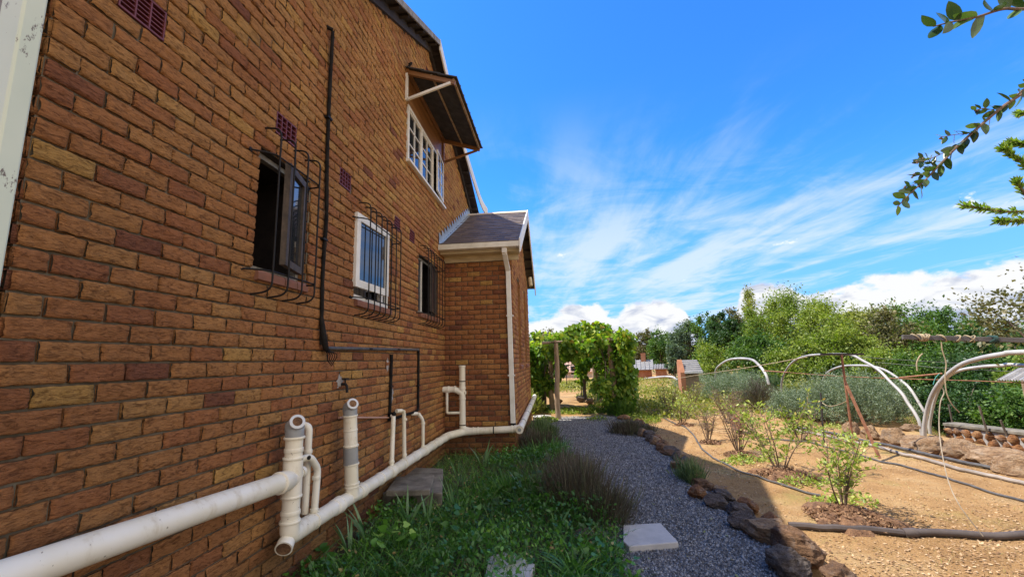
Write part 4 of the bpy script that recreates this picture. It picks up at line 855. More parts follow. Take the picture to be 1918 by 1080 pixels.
h1 = hoop([(1731, 825), (1732, 795), (1738, 762), (1750, 732), (1770, 706), (1800, 683), (1835, 671), (1878, 663), (1918, 659)], 7.2, 8.2, .10, 'thick grey hoop rising beside the first and running out at the right edge', r=.034, ends=[(7.55, 2.8, 1.50), (7.35, 2.1, 1.25), (7.3, 1.8, .6), (7.3, 1.75, -.05)])
h3 = hoop([(1543, 745), (1541, 724), (1543, 708), (1553, 695), (1575, 686), (1604, 684), (1635, 686), (1660, 694), (1686, 711), (1704, 727), (1720, 752), (1735, 780), (1744, 822)], 8.4, 9.3, .04, 'pale hoop behind, arching low over the big rosemary bush')
hoop([(1746, 835), (1743, 815), (1742, 790), (1752, 745), (1768, 713), (1793, 695), (1834, 687), (1880, 684), (1918, 683.5)], 8.0, 9.2, .08, 'pale hoop behind the thick grey one, running out at the right edge', ends=[(8.7, 3.2, 1.15), (8.6, 2.5, .7), (8.6, 2.3, -.5)])
hoop([(1340, 712), (1341, 693), (1349, 683), (1364, 674), (1384, 671), (1407, 673), (1420, 682), (1434, 700), (1440, 720)], 15, 8.9, .06, 'far hoop above the left rosemary bush', r=.045)
hoop([(1193, 722), (1197, 714), (1209, 709), (1236, 705.5), (1258, 705.5), (1270, 712)], 20, 7.6, .0, 'low bent far pipe right of the vine pergola', r=.05)
# posts, bars and lines
tp = empty('rusty_post', tuple(G(1600, 845)), 'tall rusty T shaped post in front of the hoops', 'post')
top = Vector((6.55, 6.36, 1.515)); ft = Vector((6.527, 6.361, -.05))
mb = MB(); mb.tube([ft, top], .017, 8); mb.build('upright', RUST, tp, smooth=True)
a = YP(1537, 663, 6.36); b = YP(1618, 663, 6.36); mb = MB(); mb.beam(a, b, .03, .03); mb.build('cross_arm', DARKW, tp)
a = Vector(G(1648, 858)); b = Vector(YP(1583, 715, 6.36)); mb = MB(); mb.beam(a, b, .03, .03); mb.build('brace', RUST, tp)
mb = MB(); mb.tube([Vector(G(1543, 828)) + Vector((0, 0, -.05)), Vector(YP(1537, 735, G(1543, 828)[1]))], .014, 7); tag(mb.build('rusty_stake', DARKW), 'short dark rusty stake in the soil before the rosemary', 'stake')
def line3(pts, r, mat, name, label, cat, n=8, seg=5):
    mb = MB(); mb.tube(spline([tuple(p) for p in pts], n), r, seg); return tag(mb.build(name, mat, None, smooth=True), label, cat)
line3([YP(1250, 712, 17), YP(1300, 703, 14.5), YP(1400, 688, 10.5), YP(1512, 668, 8.0)], .008, TWINE, 'guy_rope', 'pale cord sloping from the small brick shed up to the middle hoop', 'cord')
line3([YP(1431, 694, 13.4), YP(1475, 697, 12)], .02, RUST, 'iron_bar', 'rusty bar joining the far hoop and the middle hoop', 'bar')
line3([YP(1475, 697, 12), YP(1570, 704, 9.5), YP(1700, 709, 8.5), YP(1830, 713, 7.8), YP(1960, 718, 7)], .009, RUST, 'iron_bar', 'thin rusty bar running level across all the hoops', 'bar')
line3([YP(1684, 707, 7.8), YP(1765, 699, 7.3)], .016, RUST, 'iron_bar', 'reddish bar tied to the thick grey hoop', 'bar')
for (q0, q1, lab) in (((1610, 668), (1918, 684), 'upper thin wire stretched behind the hoops'), ((1640, 678), (1918, 697), 'lower thin wire stretched behind the hoops')):
    line3([YP(*q0, 9.5), YP((q0[0] + q1[0]) / 2, (q0[1] + q1[1]) / 2 + 2, 8.5), YP(q1[0] + 60, q1[1] + 2, 7.5)], .004, HOSE, 'wire', lab, 'wire')
line3([YP(1537, 752, 7.5), YP(1552, 760, 7.1), YP(1572, 757, 6.8), YP(1587, 750, 6.4)], .006, TWINE, 'cord', 'short cord tying the stake to the rusty post', 'cord')
bm_ = empty('timber_beam', (8, 3.4, 1.6), 'dark square beam bound with twine, level at the right edge of the photo', 'beam')
p0 = Vector(YP(1690, 631, 3.45)); p1 = Vector(YP(1918, 637, 3.2)); dB = (p1 - p0); p1 = p0 + dB * 2.3
mb = MB(); mb.beam(p0, p1, .042, .044); mb.build('rail', BEAM, bm_, bevel=.004)
mb = MB(); rr = random.Random(2)
def wrap(c, n, spread, r):
    for k in range(n):
        t = c + rr.uniform(-spread, spread); q = p0 + dB * t; tl = rr.uniform(-.03, .03); P_ = []
        for j in range(13): an = 2 * pi * j / 12; P_.append(q + dB.normalized() * tl * sin(an) + Vector((0, cos(an) * .033, sin(an) * .033)))
        mb.tube(P_, r, 5, False)
wrap(.16, 9, .05, .006); wrap(.35, 3, .01, .004); wrap(.47, 2, .01, .004); wrap(.58, 3, .02, .004); mb.build('twine', TWINE, bm_, smooth=True)
mb = MB(); wrap(.75, 6, .02, .008); mb.build('green_tie', m_simple('dark green tie', [(.01, .035, .03), (.02, .07, .05)], 20, .6, .1), bm_, smooth=True)
mb = MB(); mb.beam((p1.x - .1, p1.y, -.2), (p1.x - .1, p1.y, 1.62), .08, .08); mb.build('post', BEAM, bm_)
y = 3.35
line3([YP(1763, 640, y), YP(1765, 656, y), YP(1772, 680, y), YP(1770, 705, y), YP(1773, 735, y), YP(1783, 757, y), YP(1797, 772, y)], .005, TWINE, 'hanging_twine', 'frayed twine dangling from the beam, longest of the loose ends', 'twine')
line3([YP(1728, 662, y), YP(1722, 668, y), YP(1717, 680, y), YP(1718, 694, y)], .006, TWINE, 'hanging_twine', 'short curl of twine dangling left of the grey hoop', 'twine')
ye = G(1842, 1008)[1]
line3([YP(1757, 716, 3.3), YP(1768, 733, 3.3), YP(1761, 755, 3.3), YP(1759, 800, 3.3), YP(1765, 850, 3.2), YP(1778, 905, 3.1), YP(1800, 950, 3.0), Vector(G(1842, 1006)) + Vector((0, 0, .01))], .0045, m_simple('pale rope', [(.30, .24, .17), (.42, .35, .26)], 30, .9, .2), 'hanging_rope', 'pale rope hanging by the thick hoop down to the black pipe', 'rope')
line3([YP(1760, 699, 5.9), YP(1752, 708, 5.9), YP(1748, 720, 5.9)], .006, m_simple('teal string', [(.02, .20, .16)], 5, .6, 0), 'string', 'teal string tied round the thick grey hoop', 'string')
for q, hgt_, lab in (((1785, 795), (1777, 757), 'thin leaning stick left of the low stone wall'), ((1850, 812), (1834, 760), 'taller thin stick standing on the low stone wall'), ((1886, 816), (1874, 786), 'short thin stick at the right of the low stone wall')):
    a = G(*q, -.1); mb = MB(); mb.tube([a, YP(*hgt_, a[1])], .018, 6); tag(mb.build('stick', BARK), lab, 'stick')
# ---------------------------------------------------------------- foliage tools
def unit(a): a = np.asarray(a, float); return a / np.maximum(np.linalg.norm(a, axis=-1, keepdims=True), 1e-9)
LT = {'quad': (np.array([(0, 0, 0), (.5, .30, .05), (1, 0, -.05), (.5, -.30, .05)]), np.array([(0, 1, 2, 3)])),
      'needle': (np.array([(0, .05, 0), (.6, .11, .02), (1, 0, 0), (.6, -.11, .02)]), np.array([(0, 1, 2, 3)])),
      'oval': (np.array([(0, 0, 0), (.28, .23, .06), (.70, .21, .05), (1, 0, -.06), (.70, -.21, .05), (.28, -.23, .06), (.5, 0, -.02)]), np.array([(0, 1, 6, 5), (1, 2, 3, 6), (6, 3, 4, 5)])),
      'ovate': (np.array([(0, 0, 0), (.10, .12, .03), (.28, .235, .05), (.50, .25, .05), (.72, .19, .04), (.90, .09, .0), (1, 0, -.04), (.90, -.09, .0), (.72, -.19, .04), (.50, -.25, .05), (.28, -.235, .05), (.10, -.12, .03), (.5, 0, -.01), (.28, 0, 0), (.72, 0, -.01)]), np.array([(0, 1, 2, 13), (13, 2, 3, 12), (12, 3, 4, 14), (14, 4, 5, 6), (0, 13, 10, 11), (13, 12, 9, 10), (12, 14, 8, 9), (14, 6, 7, 8)])),
      'vine': (np.array([(0, 0, 0), (-.12, .32, .05), (.25, .48, .0), (.55, .36, .06), (1, 0, -.10), (.55, -.36, .06), (.25, -.48, 0), (-.12, -.32, .05)]), np.array([(0, 1, 2, 3), (0, 3, 4, 5), (0, 5, 6, 7)]))}
def leaves(name, P, D, size, mat, parent=None, shape='quad', tint=None, seed=0, flat=None):
    r = np.random.default_rng(seed); P = np.asarray(P, float); n = len(P); D = unit(D); q = r.normal(0, 1, (n, 3))
    if flat is not None: q = np.cross(D, unit(np.array([0, 0, 1.0]) * flat + r.normal(0, 1, (n, 3)) * (1 - flat)))
    Wd = unit(q - D * (q * D).sum(1)[:, None]); Nn = np.cross(D, Wd); tv, tf = LT[shape]; k = len(tv); s = np.broadcast_to(np.asarray(size, float), (n,))[:, None, None]
    V = P[:, None, :] + s * (tv[None, :, 0:1] * D[:, None, :] + tv[None, :, 1:2] * Wd[:, None, :] + tv[None, :, 2:3] * Nn[:, None, :])
    Fc = (tf[None] + (np.arange(n) * k)[:, None, None]).reshape(-1, 4); t = np.repeat(r.random(n) if tint is None else np.clip(tint, 0, 1), k)
    return npmesh(name, V.reshape(-1, 3), Fc, mat, parent, t)
def blades(name, P, D, ln, wd, droop, mat, parent=None, seg=5, seed=0, tint=None):
    r = np.random.default_rng(seed); P = np.asarray(P, float); n = len(P); D = unit(D); ln = np.broadcast_to(ln, (n,)); wd = np.broadcast_to(wd, (n,)); droop = np.broadcast_to(droop, (n,))
    side = unit(np.cross(D, r.normal(0, 1, (n, 3)) * [1, 1, .15])); side[:, 2] *= .3; V = []
    for j in range(seg + 1):
        t = j / seg; c = P + D * (ln * t)[:, None]; hor = unit(D * [1, 1, 0] + 1e-6); c = c + hor * (droop * ln * t * t * .45)[:, None]; c[:, 2] -= droop * ln * t * t * .5
        w = wd * (1 - t ** 2.2 * .97) * .5 * (.75 + .5 * min(1, t * 3) * .5); V += [c - side * w[:, None], c + side * w[:, None]]
    V = np.stack(V, 1); k = 2 * (seg + 1); tf = np.array([(2 * j, 2 * j + 1, 2 * j + 3, 2 * j + 2) for j in range(seg)])
    Fc = (tf[None] + (np.arange(n) * k)[:, None, None]).reshape(-1, 4); t = np.repeat(r.random(n) if tint is None else tint, k)
    return npmesh(name, V.reshape(-1, 3), Fc, mat, parent, t, smooth=True)
L_BRIGHT = m_leaf('bright leaf', [(0, (.08, .14, .02)), (.5, (.18, .24, .035)), (1, (.33, .36, .07))], .38)
L_YEL = m_leaf('yellow green leaf', [(0, (.12, .15, .03)), (.5, (.24, .26, .06)), (1, (.38, .34, .10))], .35)
L_MID = m_leaf('green leaf', [(0, (.035, .085, .018)), (.5, (.075, .15, .025)), (1, (.15, .23, .04))], .32)
L_DARK = m_leaf('dark leaf', [(0, (.018, .05, .012)), (.6, (.04, .09, .02)), (1, (.09, .15, .035))], .25)
L_BLUE = m_leaf('blue green leaf', [(0, (.05, .085, .055)), (.5, (.10, .15, .09)), (1, (.19, .24, .14))], .25)
L_OLIVE = m_leaf('olive leaf', [(0, (.06, .065, .025)), (.5, (.13, .13, .05)), (1, (.24, .19, .09))], .3)
L_ROSE = m_leaf('rosemary needle', [(0, (.07, .11, .06)), (.5, (.17, .22, .13)), (.85, (.28, .33, .22)), (1, (.42, .46, .38))], .2)
L_WEED = m_leaf('weed leaf', [(0, (.024, .085, .016)), (.5, (.060, .175, .028)), (.85, (.13, .30, .04)), (1, (.25, .43, .07))], .3, rough=.35, spec=.5)
L_IRIS = m_leaf('iris blade', [(0, (.05, .13, .05)), (.6, (.11, .22, .09)), (1, (.20, .32, .14))], .2, rough=.3, spec=.5)
L_LAV = m_leaf('dry lavender', [(0, (.045, .036, .028)), (.5, (.11, .085, .065)), (.8, (.10, .13, .07)), (1, (.21, .18, .13))], .15)
L_LAVG = m_leaf('green lavender', [(0, (.05, .085, .04)), (.6, (.12, .18, .07)), (1, (.24, .28, .13))], .2)
L_VINE = m_leaf('vine leaf', [(0, (.04, .10, .016)), (.4, (.10, .20, .026)), (.75, (.24, .34, .04)), (.93, (.44, .46, .05)), (1, (.42, .26, .06))], .42)
L_BLUEB = m_leaf('shrub leaf', [(0, (.16, .23, .04)), (.5, (.30, .38, .08)), (.9, (.48, .50, .14)), (1, (.46, .30, .10))], .35, rough=.4)
L_GLOSS = m_leaf('glossy leaf', [(0, (.02, .045, .015)), (.6, (.05, .10, .03)), (1, (.11, .18, .06))], .22, rough=.25, spec=.5)
L_SPIKE = m_leaf('spiny leaf', [(0, (.09, .17, .03)), (.5, (.22, .34, .06)), (1, (.42, .50, .12))], .3, rough=.4)
L_DRY = m_leaf('dry grass', [(0, (.20, .13, .05)), (.5, (.34, .25, .11)), (.8, (.25, .27, .08)), (1, (.5, .40, .2))], .25)
STEM = m_simple('brown stem', [(.10, .065, .04), (.22, .15, .10)], 30, .85, .2)
def place(px, topy, d):                         # foot on the ground and height, for something d metres off
    v = ray(px, 664.0); v = v / np.hypot(v[0], v[1]); x, y = CAM[0] + v[0] * d, CAM[1] + v[1] * d
    w = ray(px, topy); z = CAM[2] + w[2] / np.hypot(w[0], w[1]) * d; g = H(x, y) - .02; return Vector((x, y, g)), z - g
def crown_pts(r, R, Hh, zc, ncl, n, cr, fill=.35, squash=1.0):
    c = unit(r.normal(0, 1, (ncl, 3))) * (r.random((ncl, 1)) ** fill) * (1 + .30 * (r.random((ncl, 1)) < .25) * r.random((ncl, 1))); c[:, :2] *= R; c[:, 2] = zc + c[:, 2] * Hh
    cs = cr * r.uniform(.35, 1.35, ncl); w = cs ** 1.7; k = r.choice(ncl, n, p=w / w.sum()); d = unit(r.normal(0, 1, (n, 3))); rad = np.minimum(np.abs(r.normal(0, .58, n)), 1.25) + .08; st = r.uniform(.65, 1.5, (ncl, 3))
    P = c[k] + d * st[k] * (rad * cs[k])[:, None] * [1, 1, squash]; return c, cs, k, P, d
def make_tree(name, loc, Ht, R, mat, leaf, n, seed, base=.12, ncl=46, cr=.26, shape='quad', droop=.3, label='', cat='tree', group=None, trunkr=None, fill=.35, conical=0, multi=1):
    r = np.random.default_rng(seed); root = lempty(name, loc, label, cat, group); zb = Ht * base; zc = (Ht + zb) / 2; Hh = (Ht - zb) / 2 * .86
    c, cs, k, P, d = crown_pts(r, R * .82, Hh, zc, ncl, n, R * cr, fill)
    if conical:
        def sq(Q): s = 1.25 - conical * np.clip((Q[:, 2] - zb) / (Ht - zb), 0, 1); Q[:, :2] *= s[:, None]; return Q
        P = sq(P); c = sq(c)
    P[:, 2] = np.clip(P[:, 2], .03, None)
    D = d + r.normal(0, .7, (n, 3)); D[:, 2] -= droop; ct = r.normal(0, .13, ncl)
    cut = 1500 if n > 3000 else n
    leaves('crown', P, D, leaf * r.uniform(.45, 1.3, n), mat, root, shape, .5 + r.normal(0, .18, n) + ct[k], seed)
    mb = MB(); tr = trunkr or Ht * .022
    for m in range(multi):
        o = Vector((r.normal(0, tr * 2), r.normal(0, tr * 2), 0)) if multi > 1 else Vector((0, 0, 0)); topv = Vector((r.normal(0, R * .15), r.normal(0, R * .15), Ht * .7))
        mid = Vector((o.x * 1.5 + r.normal(0, R * .05), o.y * 1.5, Ht * .3)); mb.tube(spline([o - Vector((0, 0, .1)), mid, topv], 4), [tr * (1.15 - j / 8 * .9) for j in range(9)], 8)
        for q in r.choice(ncl, min(ncl, 16 // multi), replace=False):
            t = r.uniform(.25, .8); a = mid.lerp(topv, t); b = Vector(c[q]); h = a.lerp(b, .5) + Vector((0, 0, (b - a).length * .08)); mb.tube(spline([a, h, b], 3), [tr * .42, tr * .36, tr * .3, tr * .25, tr * .18, tr * .12, tr * .06], 5)
    mb.build('trunk', BARK, root, smooth=True); return root
# ---------------------------------------------------------------- trees beyond the garden
TG = 'trees closing off the garden'
def T(px, top, d, wpx, mat, leaf, n, seed, label, **k):
    loc, Ht = place(px, top, d); R = wpx / 2 / F * d * .95; return make_tree(k.pop('name', 'broadleaf_tree'), loc, Ht, R, mat, leaf, n, seed, label=label, group=TG, **k)
T(985, 624, 62, 90, L_BLUE, .30, 4000, 1, 'pale hazy tree just right of the bay wall, far away')
T(1030, 618, 66, 60, L_OLIVE, .30, 3500, 2, 'far pale tree over the left half of the vine pergola')
T(1082, 616, 60, 60, L_BLUE, .28, 3500, 3, 'far tree peeping over the middle of the pergola')
T(1146, 606, 55, 60, L_OLIVE, .26, 4000, 4, 'far thin tree rising above the right side of the pergola', fill=.8)
T(1180, 626, 50, 40, L_MID, .24, 2500, 5, 'small far tree at the right shoulder of the pergola')
T(1208, 608, 44, 46, L_OLIVE, .18, 7000, 6, 'brownish olive tree left of the rounded dark one', base=.02)
T(1238, 604, 40, 46, L_MID, .15, 10000, 7, 'rounded dense tree behind the far brick buildings', base=.02, cr=.34)
T(1262, 632, 33, 40, L_BLUE, .13, 9000, 8, 'pale grey green cone shaped tree left of the small brick shed', base=.0, conical=.75, name='conifer_tree')
T(1292, 590, 36, 76, L_BLUE, .16, 11000, 9, 'bluish green tree rising behind the cone shaped one', base=.02)
T(1336, 572, 32, 84, L_MID, .15, 12000, 10, 'green tree above the tiled shed', base=.0)
T(1370, 560, 29, 100, L_DARK, .15, 15000, 11, 'dark green tree with visible limbs, left of the tallest trees', base=.05, ncl=38, cr=.22, fill=.6)
T(1385, 553, 34, 80, L_OLIVE, .16, 8000, 12, 'brown tinged sparse tree top behind the dark limbed tree', base=.1, fill=.7, cr=.2)
T(1425, 548, 30, 70, L_YEL, .14, 9000, 13, 'slim yellowish tree top between the brown one and the tallest', base=.1, fill=.7)
T(1495, 541, 25, 180, L_BRIGHT, .10, 46000, 14, 'tallest and widest bright green tree in the middle of the tree line', base=.0, ncl=70, cr=.2, shape='needle' if False else 'quad', droop=.5)
T(1600, 545, 27, 120, L_YEL, .13, 15000, 15, 'feathery yellow green tree, thin at the top, right of the tallest', base=.05, fill=.75, cr=.2, droop=.4)
T(1560, 585, 20, 130, L_BRIGHT, .10, 18000, 16, 'lower bright bushy tree in front of the tallest tree', base=.0, ncl=55)
T(1660, 572, 22, 100, L_OLIVE, .11, 10000, 17, 'brownish tree left of the twine bound beam end', base=.0, fill=.6)
T(1725, 560, 27, 130, L_MID, .13, 15000, 18, 'dark rounded tree behind the dark beam', base=.0)
T(1812, 575, 23, 150, L_MID, .12, 17000, 19, 'broad green tree above the right half of the beam', base=.0)
T(1895, 583, 20, 130, L_DARK, .11, 14000, 20, 'dark green tree at the right edge under the white cloud', base=.0)
T(1340, 640, 24, 90, L_BRIGHT, .10, 12000, 21, 'low bright green tree just right of the tiled shed', base=.0)
T(1420, 620, 21, 110, L_MID, .10, 15000, 22, 'dark based tree behind the far hoop', base=.0)
T(1480, 640, 19.5, 100, L_BRIGHT, .09, 10000, 23, 'bright young tree directly behind the middle hoop', base=.0)
T(1640, 640, 18.5, 110, L_BRIGHT, .08, 13000, 24, 'light green bushy tree behind the T shaped post', base=.0)
T(1720, 650, 17.5, 100, L_MID, .08, 12000, 25, 'leafy green shrub tree under the left end of the beam', base=.0)
T(1800, 655, 17, 120, L_DARK, .08, 13000, 26, 'dark shrub tree under the middle of the beam', base=.0)
T(1880, 660, 16.5, 120, L_MID, .085, 13000, 27, 'green shrub tree under the right part of the beam', base=.0)
T(1958, 640, 15.5, 110, L_BRIGHT, .08, 9000, 28, 'light green tree at the right edge beside the tin roof', base=.0)
T(1475, 700, 19.0, 120, L_DARK, .08, 11000, 29, 'dark low bush behind the middle hoop', base=.0, name='bush', cat='bush')
T(1570, 695, 18.5, 120, L_DARK, .08, 11000, 30, 'dark low bush behind the pale low hoop', base=.0, name='bush', cat='bush')
T(1790, 700, 15, 130, L_DARK, .07, 12000, 31, 'deep green bush in the shade right of the hoop feet', base=.0, name='bush', cat='bush')
T(1890, 705, 14, 130, L_MID, .07, 12000, 32, 'deep green bush behind the low stone wall at the right edge', base=.0, name='bush', cat='bush')
T(1505, 712, 17, 90, L_YEL, .07, 6000, 33, 'low yellow green bush between the two rosemaries', base=.0, name='bush', cat='bush')
# tree whose twigs enter at the right edge
loc, Ht = place(1985, 500, 10.5); make_tree('broadleaf_tree', loc, Ht, .95, L_OLIVE, .07, 3500, 40, base=.6, ncl=22, cr=.3, label='tree whose sparse twigs poke in at the right edge before the clouds', fill=.7)
# far wood closing the horizon
r = np.random.default_rng(77); n = 60000; an = r.uniform(-1.2, 1.75, n); dd = r.uniform(75, 130, n); prof = 3.6 + 1.6 * np.sin(an * 23) * np.sin(an * 9 + 1) + .9 * np.sin(an * 61); zt = r.random(n) ** .6 * prof * (dd / 75)
fw = leaves('far_woodland', np.c_[CAM[0] + np.sin(an) * dd, CAM[1] + np.cos(an) * dd, zt], r.normal(0, 1, (n, 3)), r.uniform(.4, 1.0, n), L_MID, tint=.45 + .2 * np.sin(an * 40) + r.normal(0, .12, n), seed=3)
tag(fw, 'distant wood along the horizon', 'woodland', kind='stuff')
# ---------------------------------------------------------------- garden bushes
def dome_bush(name, loc, rx, ry, hh, mat, n, ln, wd, seed, label, up=.6, cat='bush', group=None, seg=2, droop=.1, lump=.22):
    r = np.random.default_rng(seed); root = lempty(name, loc, label, cat, group); d = unit(r.normal(0, 1, (n, 3))); d[:, 2] = np.abs(d[:, 2]); rad = r.random(n) ** .35 * (1 + lump * np.sin(d[:, 0] * 7 + seed) * np.sin(d[:, 1] * 8 + 1) + lump * .6 * np.sin(d[:, 2] * 9 + d[:, 0] * 5))
    P = d * rad[:, None] * [rx, ry, hh * .86]; D = d * (1 - up) + np.array([0, 0, up]) + r.normal(0, .25, (n, 3))
    blades('foliage', P, D, ln * r.uniform(.5, 1.3, n), wd * r.uniform(.7, 1.3, n), droop, mat, root, seg, seed, tint=np.clip(.45 + r.normal(0, .17, n) + .2 * (rad - .8), 0, 1))
    mb = MB()
    for k in range(14):
        q = unit(r.normal(0, 1, 3)); q[2] = abs(q[2]); mb.tube([(0, 0, -.03), tuple(q * [rx * .5, ry * .5, hh * .4]), tuple(q * [rx * .85, ry * .85, hh * .8])], [.014, .009, .003], 5)
    mb.build('stems', STEM, root); return root
def tuft_bush(name, loc, rx, ry, hh, mat, n, wd, seed, label, group=None, cat='bush'):
    r = np.random.default_rng(seed); root = lempty(name, loc, label, cat, group); nt_ = 16; ca_ = r.uniform(0, 6.28, nt_); cq = np.sqrt(r.random(nt_)) * .8; C = np.c_[np.cos(ca_) * cq * rx, np.sin(ca_) * cq * ry]; ch = r.uniform(.45, 1.1, nt_) * (1 - cq * .3)
    k = r.integers(0, nt_, n); o = r.normal(0, 1, (n, 2)) * [rx * .17, ry * .17]; P = np.c_[C[k] + o, np.zeros(n)]; D = np.c_[o * 3.2 / max(rx, ry) * .35 + C[k] * .5 + r.normal(0, .14, (n, 2)), np.ones(n)]; z0 = r.random(n) ** 1.4 * .55 * hh * ch[k]; P[:, :2] += D[:, :2] * z0[:, None]; P[:, 2] = z0
    blades('foliage', P, D, hh * ch[k] * r.uniform(.25, .7, n), wd * r.uniform(.6, 1.4, n), r.uniform(-.1, .5, n), mat, root, 3, seed, tint=np.clip(.42 + r.normal(0, .2, n) + r.normal(0, .12, nt_)[k], 0, 1))
    m = n // 2; k = r.integers(0, nt_, m); P2 = np.c_[C[k] + r.normal(0, 1, (m, 2)) * [rx * .2, ry * .2], r.random(m) * hh * .75 * ch[k]]; leaves('leaflets', P2, r.normal(0, .6, (m, 3)) + [0, 0, .7], r.uniform(.012, .03, m), mat, root, 'needle', seed=seed + 1)
    mb = MB()
    for q in range(nt_): mb.tube([(C[q][0] * .5, C[q][1] * .5, -.03), (C[q][0] * .9, C[q][1] * .9, hh * .3), (C[q][0] * 1.1, C[q][1] * 1.1, hh * .6 * ch[q])], [.008, .005, .002], 5)
    mb.build('stems', STEM, root); return root
def rosemary(name, loc, rx, ry, hh, n, seed, label):
    r = np.random.default_rng(seed); root = lempty(name, loc, label, 'rosemary bush', 'rosemary bushes'); d = unit(r.normal(0, 1, (n, 3))); d[:, 2] = np.abs(d[:, 2]) * .9 + .02
    lump = 1 + .20 * np.sin(d[:, 0] * 8 + seed) * np.sin(d[:, 1] * 7 + 2) + .10 * np.sin(d[:, 2] * 12 + d[:, 0] * 9); base = d * (lump * r.uniform(.55, .92, n))[:, None] * [rx, ry, hh]
    dr = unit(d * .6 + [0, 0, .75] + r.normal(0, .28, (n, 3))); ln = r.uniform(.14, .34, n); K = 15; t = np.linspace(.05, 1, K); tint = .42 + r.normal(0, .14, n)
    P = (base[:, None, :] + dr[:, None, :] * (ln[:, None] * t[None, :])[..., None]).reshape(-1, 3); D = (dr[:, None, :] * .55 + unit(r.normal(0, 1, (n, K, 3)))).reshape(-1, 3)
    leaves('foliage', P, D, r.uniform(.035, .062, n * K), L_ROSE, root, 'needle', np.repeat(tint, K) + r.normal(0, .08, n * K) + np.tile(t, n) * .15, seed)
    mb = MB()
    for k in range(30): q = unit(r.normal(0, 1, 3)); q[2] = abs(q[2]); mb.tube([(q[0] * .1, q[1] * .1, -.05), tuple(q * [rx * .5, ry * .5, hh * .45]), tuple(q * [rx * .85, ry * .85, hh * .85])], [.022, .012, .004], 5)
    mb.build('stems', STEM, root); return root
def gl(px, py, dx=0, dy=0): g = G(px, py); return (g[0] + dx, g[1] + dy, H(g[0] + dx, g[1] + dy))
rosemary('rosemary_bush', gl(1605, 792, .1, .3), 1.25, .95, 1.02, 3400, 51, 'big round grey green rosemary behind the rusty T shaped post')
rosemary('rosemary_bush', gl(1500, 785, .1, .3), .62, .6, .62, 1500, 52, 'rosemary left of the dark stake, joined to the big one')
rosemary('rosemary_bush', gl(1375, 752, .1, .2), 1.25, 1.1, 1.0, 2600, 53, 'farther rosemary bush under the far hoop, left of the garden')
rosemary('rosemary_bush', gl(1320, 735, .0, 1.5), .9, .9, .75, 1100, 54, 'dark far end of the rosemary hedge, right of the tiled shed')
dome_bush('lavender_bush', gl(1425, 765), .6, .6, .75, L_LAV, 2600, .28, .010, 55, 'dry grey twiggy bush between the rosemaries', up=.55)
dome_bush('lavender_bush', gl(1452, 748, .3, .5), .6, .6, .75, L_LAVG, 2000, .26, .012, 56, 'pale sage green bush beside the left leg of the middle hoop')
tuft_bush('lavender_bush', gl(1185, 812), .42, .38, .40, L_LAV, 3600, .007, 57, 'dark dry lavender on the path by the near pergola foot', 'dry lavender bushes')
tuft_bush('lavender_bush', (2.12, 3.55, 0), .48, .75, .58, L_LAV, 8000, .0055, 58, 'dry brown lavender spilling onto the path beside the pale slab', 'dry lavender bushes')
tuft_bush('lavender_bush', (1.85, 4.7, 0), .42, .65, .42, L_LAV, 3600, .006, 59, 'dry lavender behind the one beside the slab', 'dry lavender bushes')
tuft_bush('lavender_bush', (1.55, 6.7, 0), .34, .75, .46, L_LAV, 3400, .008, 60, 'dark lavender growing along the side wall of the bay', 'dry lavender bushes')
tuft_bush('lavender_bush', (1.55, 8.2, 0), .30, .7, .42, L_LAVG, 2400, .010, 61, 'grey green lavender farther along the side of the bay', 'dry lavender bushes')
tuft_bush('lavender_bush', gl(1310, 905, -.06, .15), .17, .30, .32, L_LAVG, 1500, .008, 62, 'small green lavender growing in the rock edging')
tuft_bush('feathery_weed', (1.75, 5.6, 0), .45, .6, .40, L_WEED, 1800, .008, 63, 'green feathery weeds between the lavender and the bay', cat='plant')
tuft_bush('feathery_weed', (1.45, 3.9, 0), .5, .6, .36, L_WEED, 1800, .008, 64, 'green feathery weeds left of the dry lavender', cat='plant')
# ---------------------------------------------------------------- shrubs on mulch mounds
def mound(name, loc, R, h, label, seed):
    r = random.Random(seed); n, m = 30, 9; V = [(0, 0, h)]; Fc = []
    for i in range(1, m + 1):
        for k in range(n):
            a = 2 * pi * k / n; q = i / m; rr_ = R * q * (1 + .24 * sin(a * 3 + seed) + .14 * sin(a * 5 + 2 * seed) + .08 * sin(a * 11)); V.append((rr_ * cos(a), rr_ * sin(a), h * (1 - q * q) ** 1.2 * (1 + r.uniform(-.22, .22)) + (-.02 if i == m else r.uniform(0, .015))))
    mb = MB(); mb.add(V, [(0, 1 + k, 1 + (k + 1) % n) for k in range(n)] + [(1 + (i - 1) * n + k, 1 + i * n + k, 1 + i * n + (k + 1) % n, 1 + (i - 1) * n + (k + 1) % n) for i in range(1, m) for k in range(n)])
    o = mb.build(name, MULCH); o.location = loc; tag(o, label, 'mulch mound', 'mulch mounds under the shrubs')
    g = np.random.default_rng(seed); c = 900; a = g.uniform(0, 2 * pi, c); q = np.sqrt(g.random(c)) * .98; P = np.c_[R * q * np.cos(a), R * q * np.sin(a), h * (1 - q * q) ** 1.2 + .008] + np.array(loc)
    o2 = leaves('bark_chips', P, g.normal(0, 1, (c, 3)) * [1, 1, .4], g.uniform(.015, .045, c), m_chip, o, 'quad', seed=seed); tag(o2, kind='stuff'); return o
m_chip = m_leaf('bark chip', [(0, (.05, .025, .012)), (.5, (.17, .085, .045)), (1, (.38, .24, .13))], .02, rough=.9)
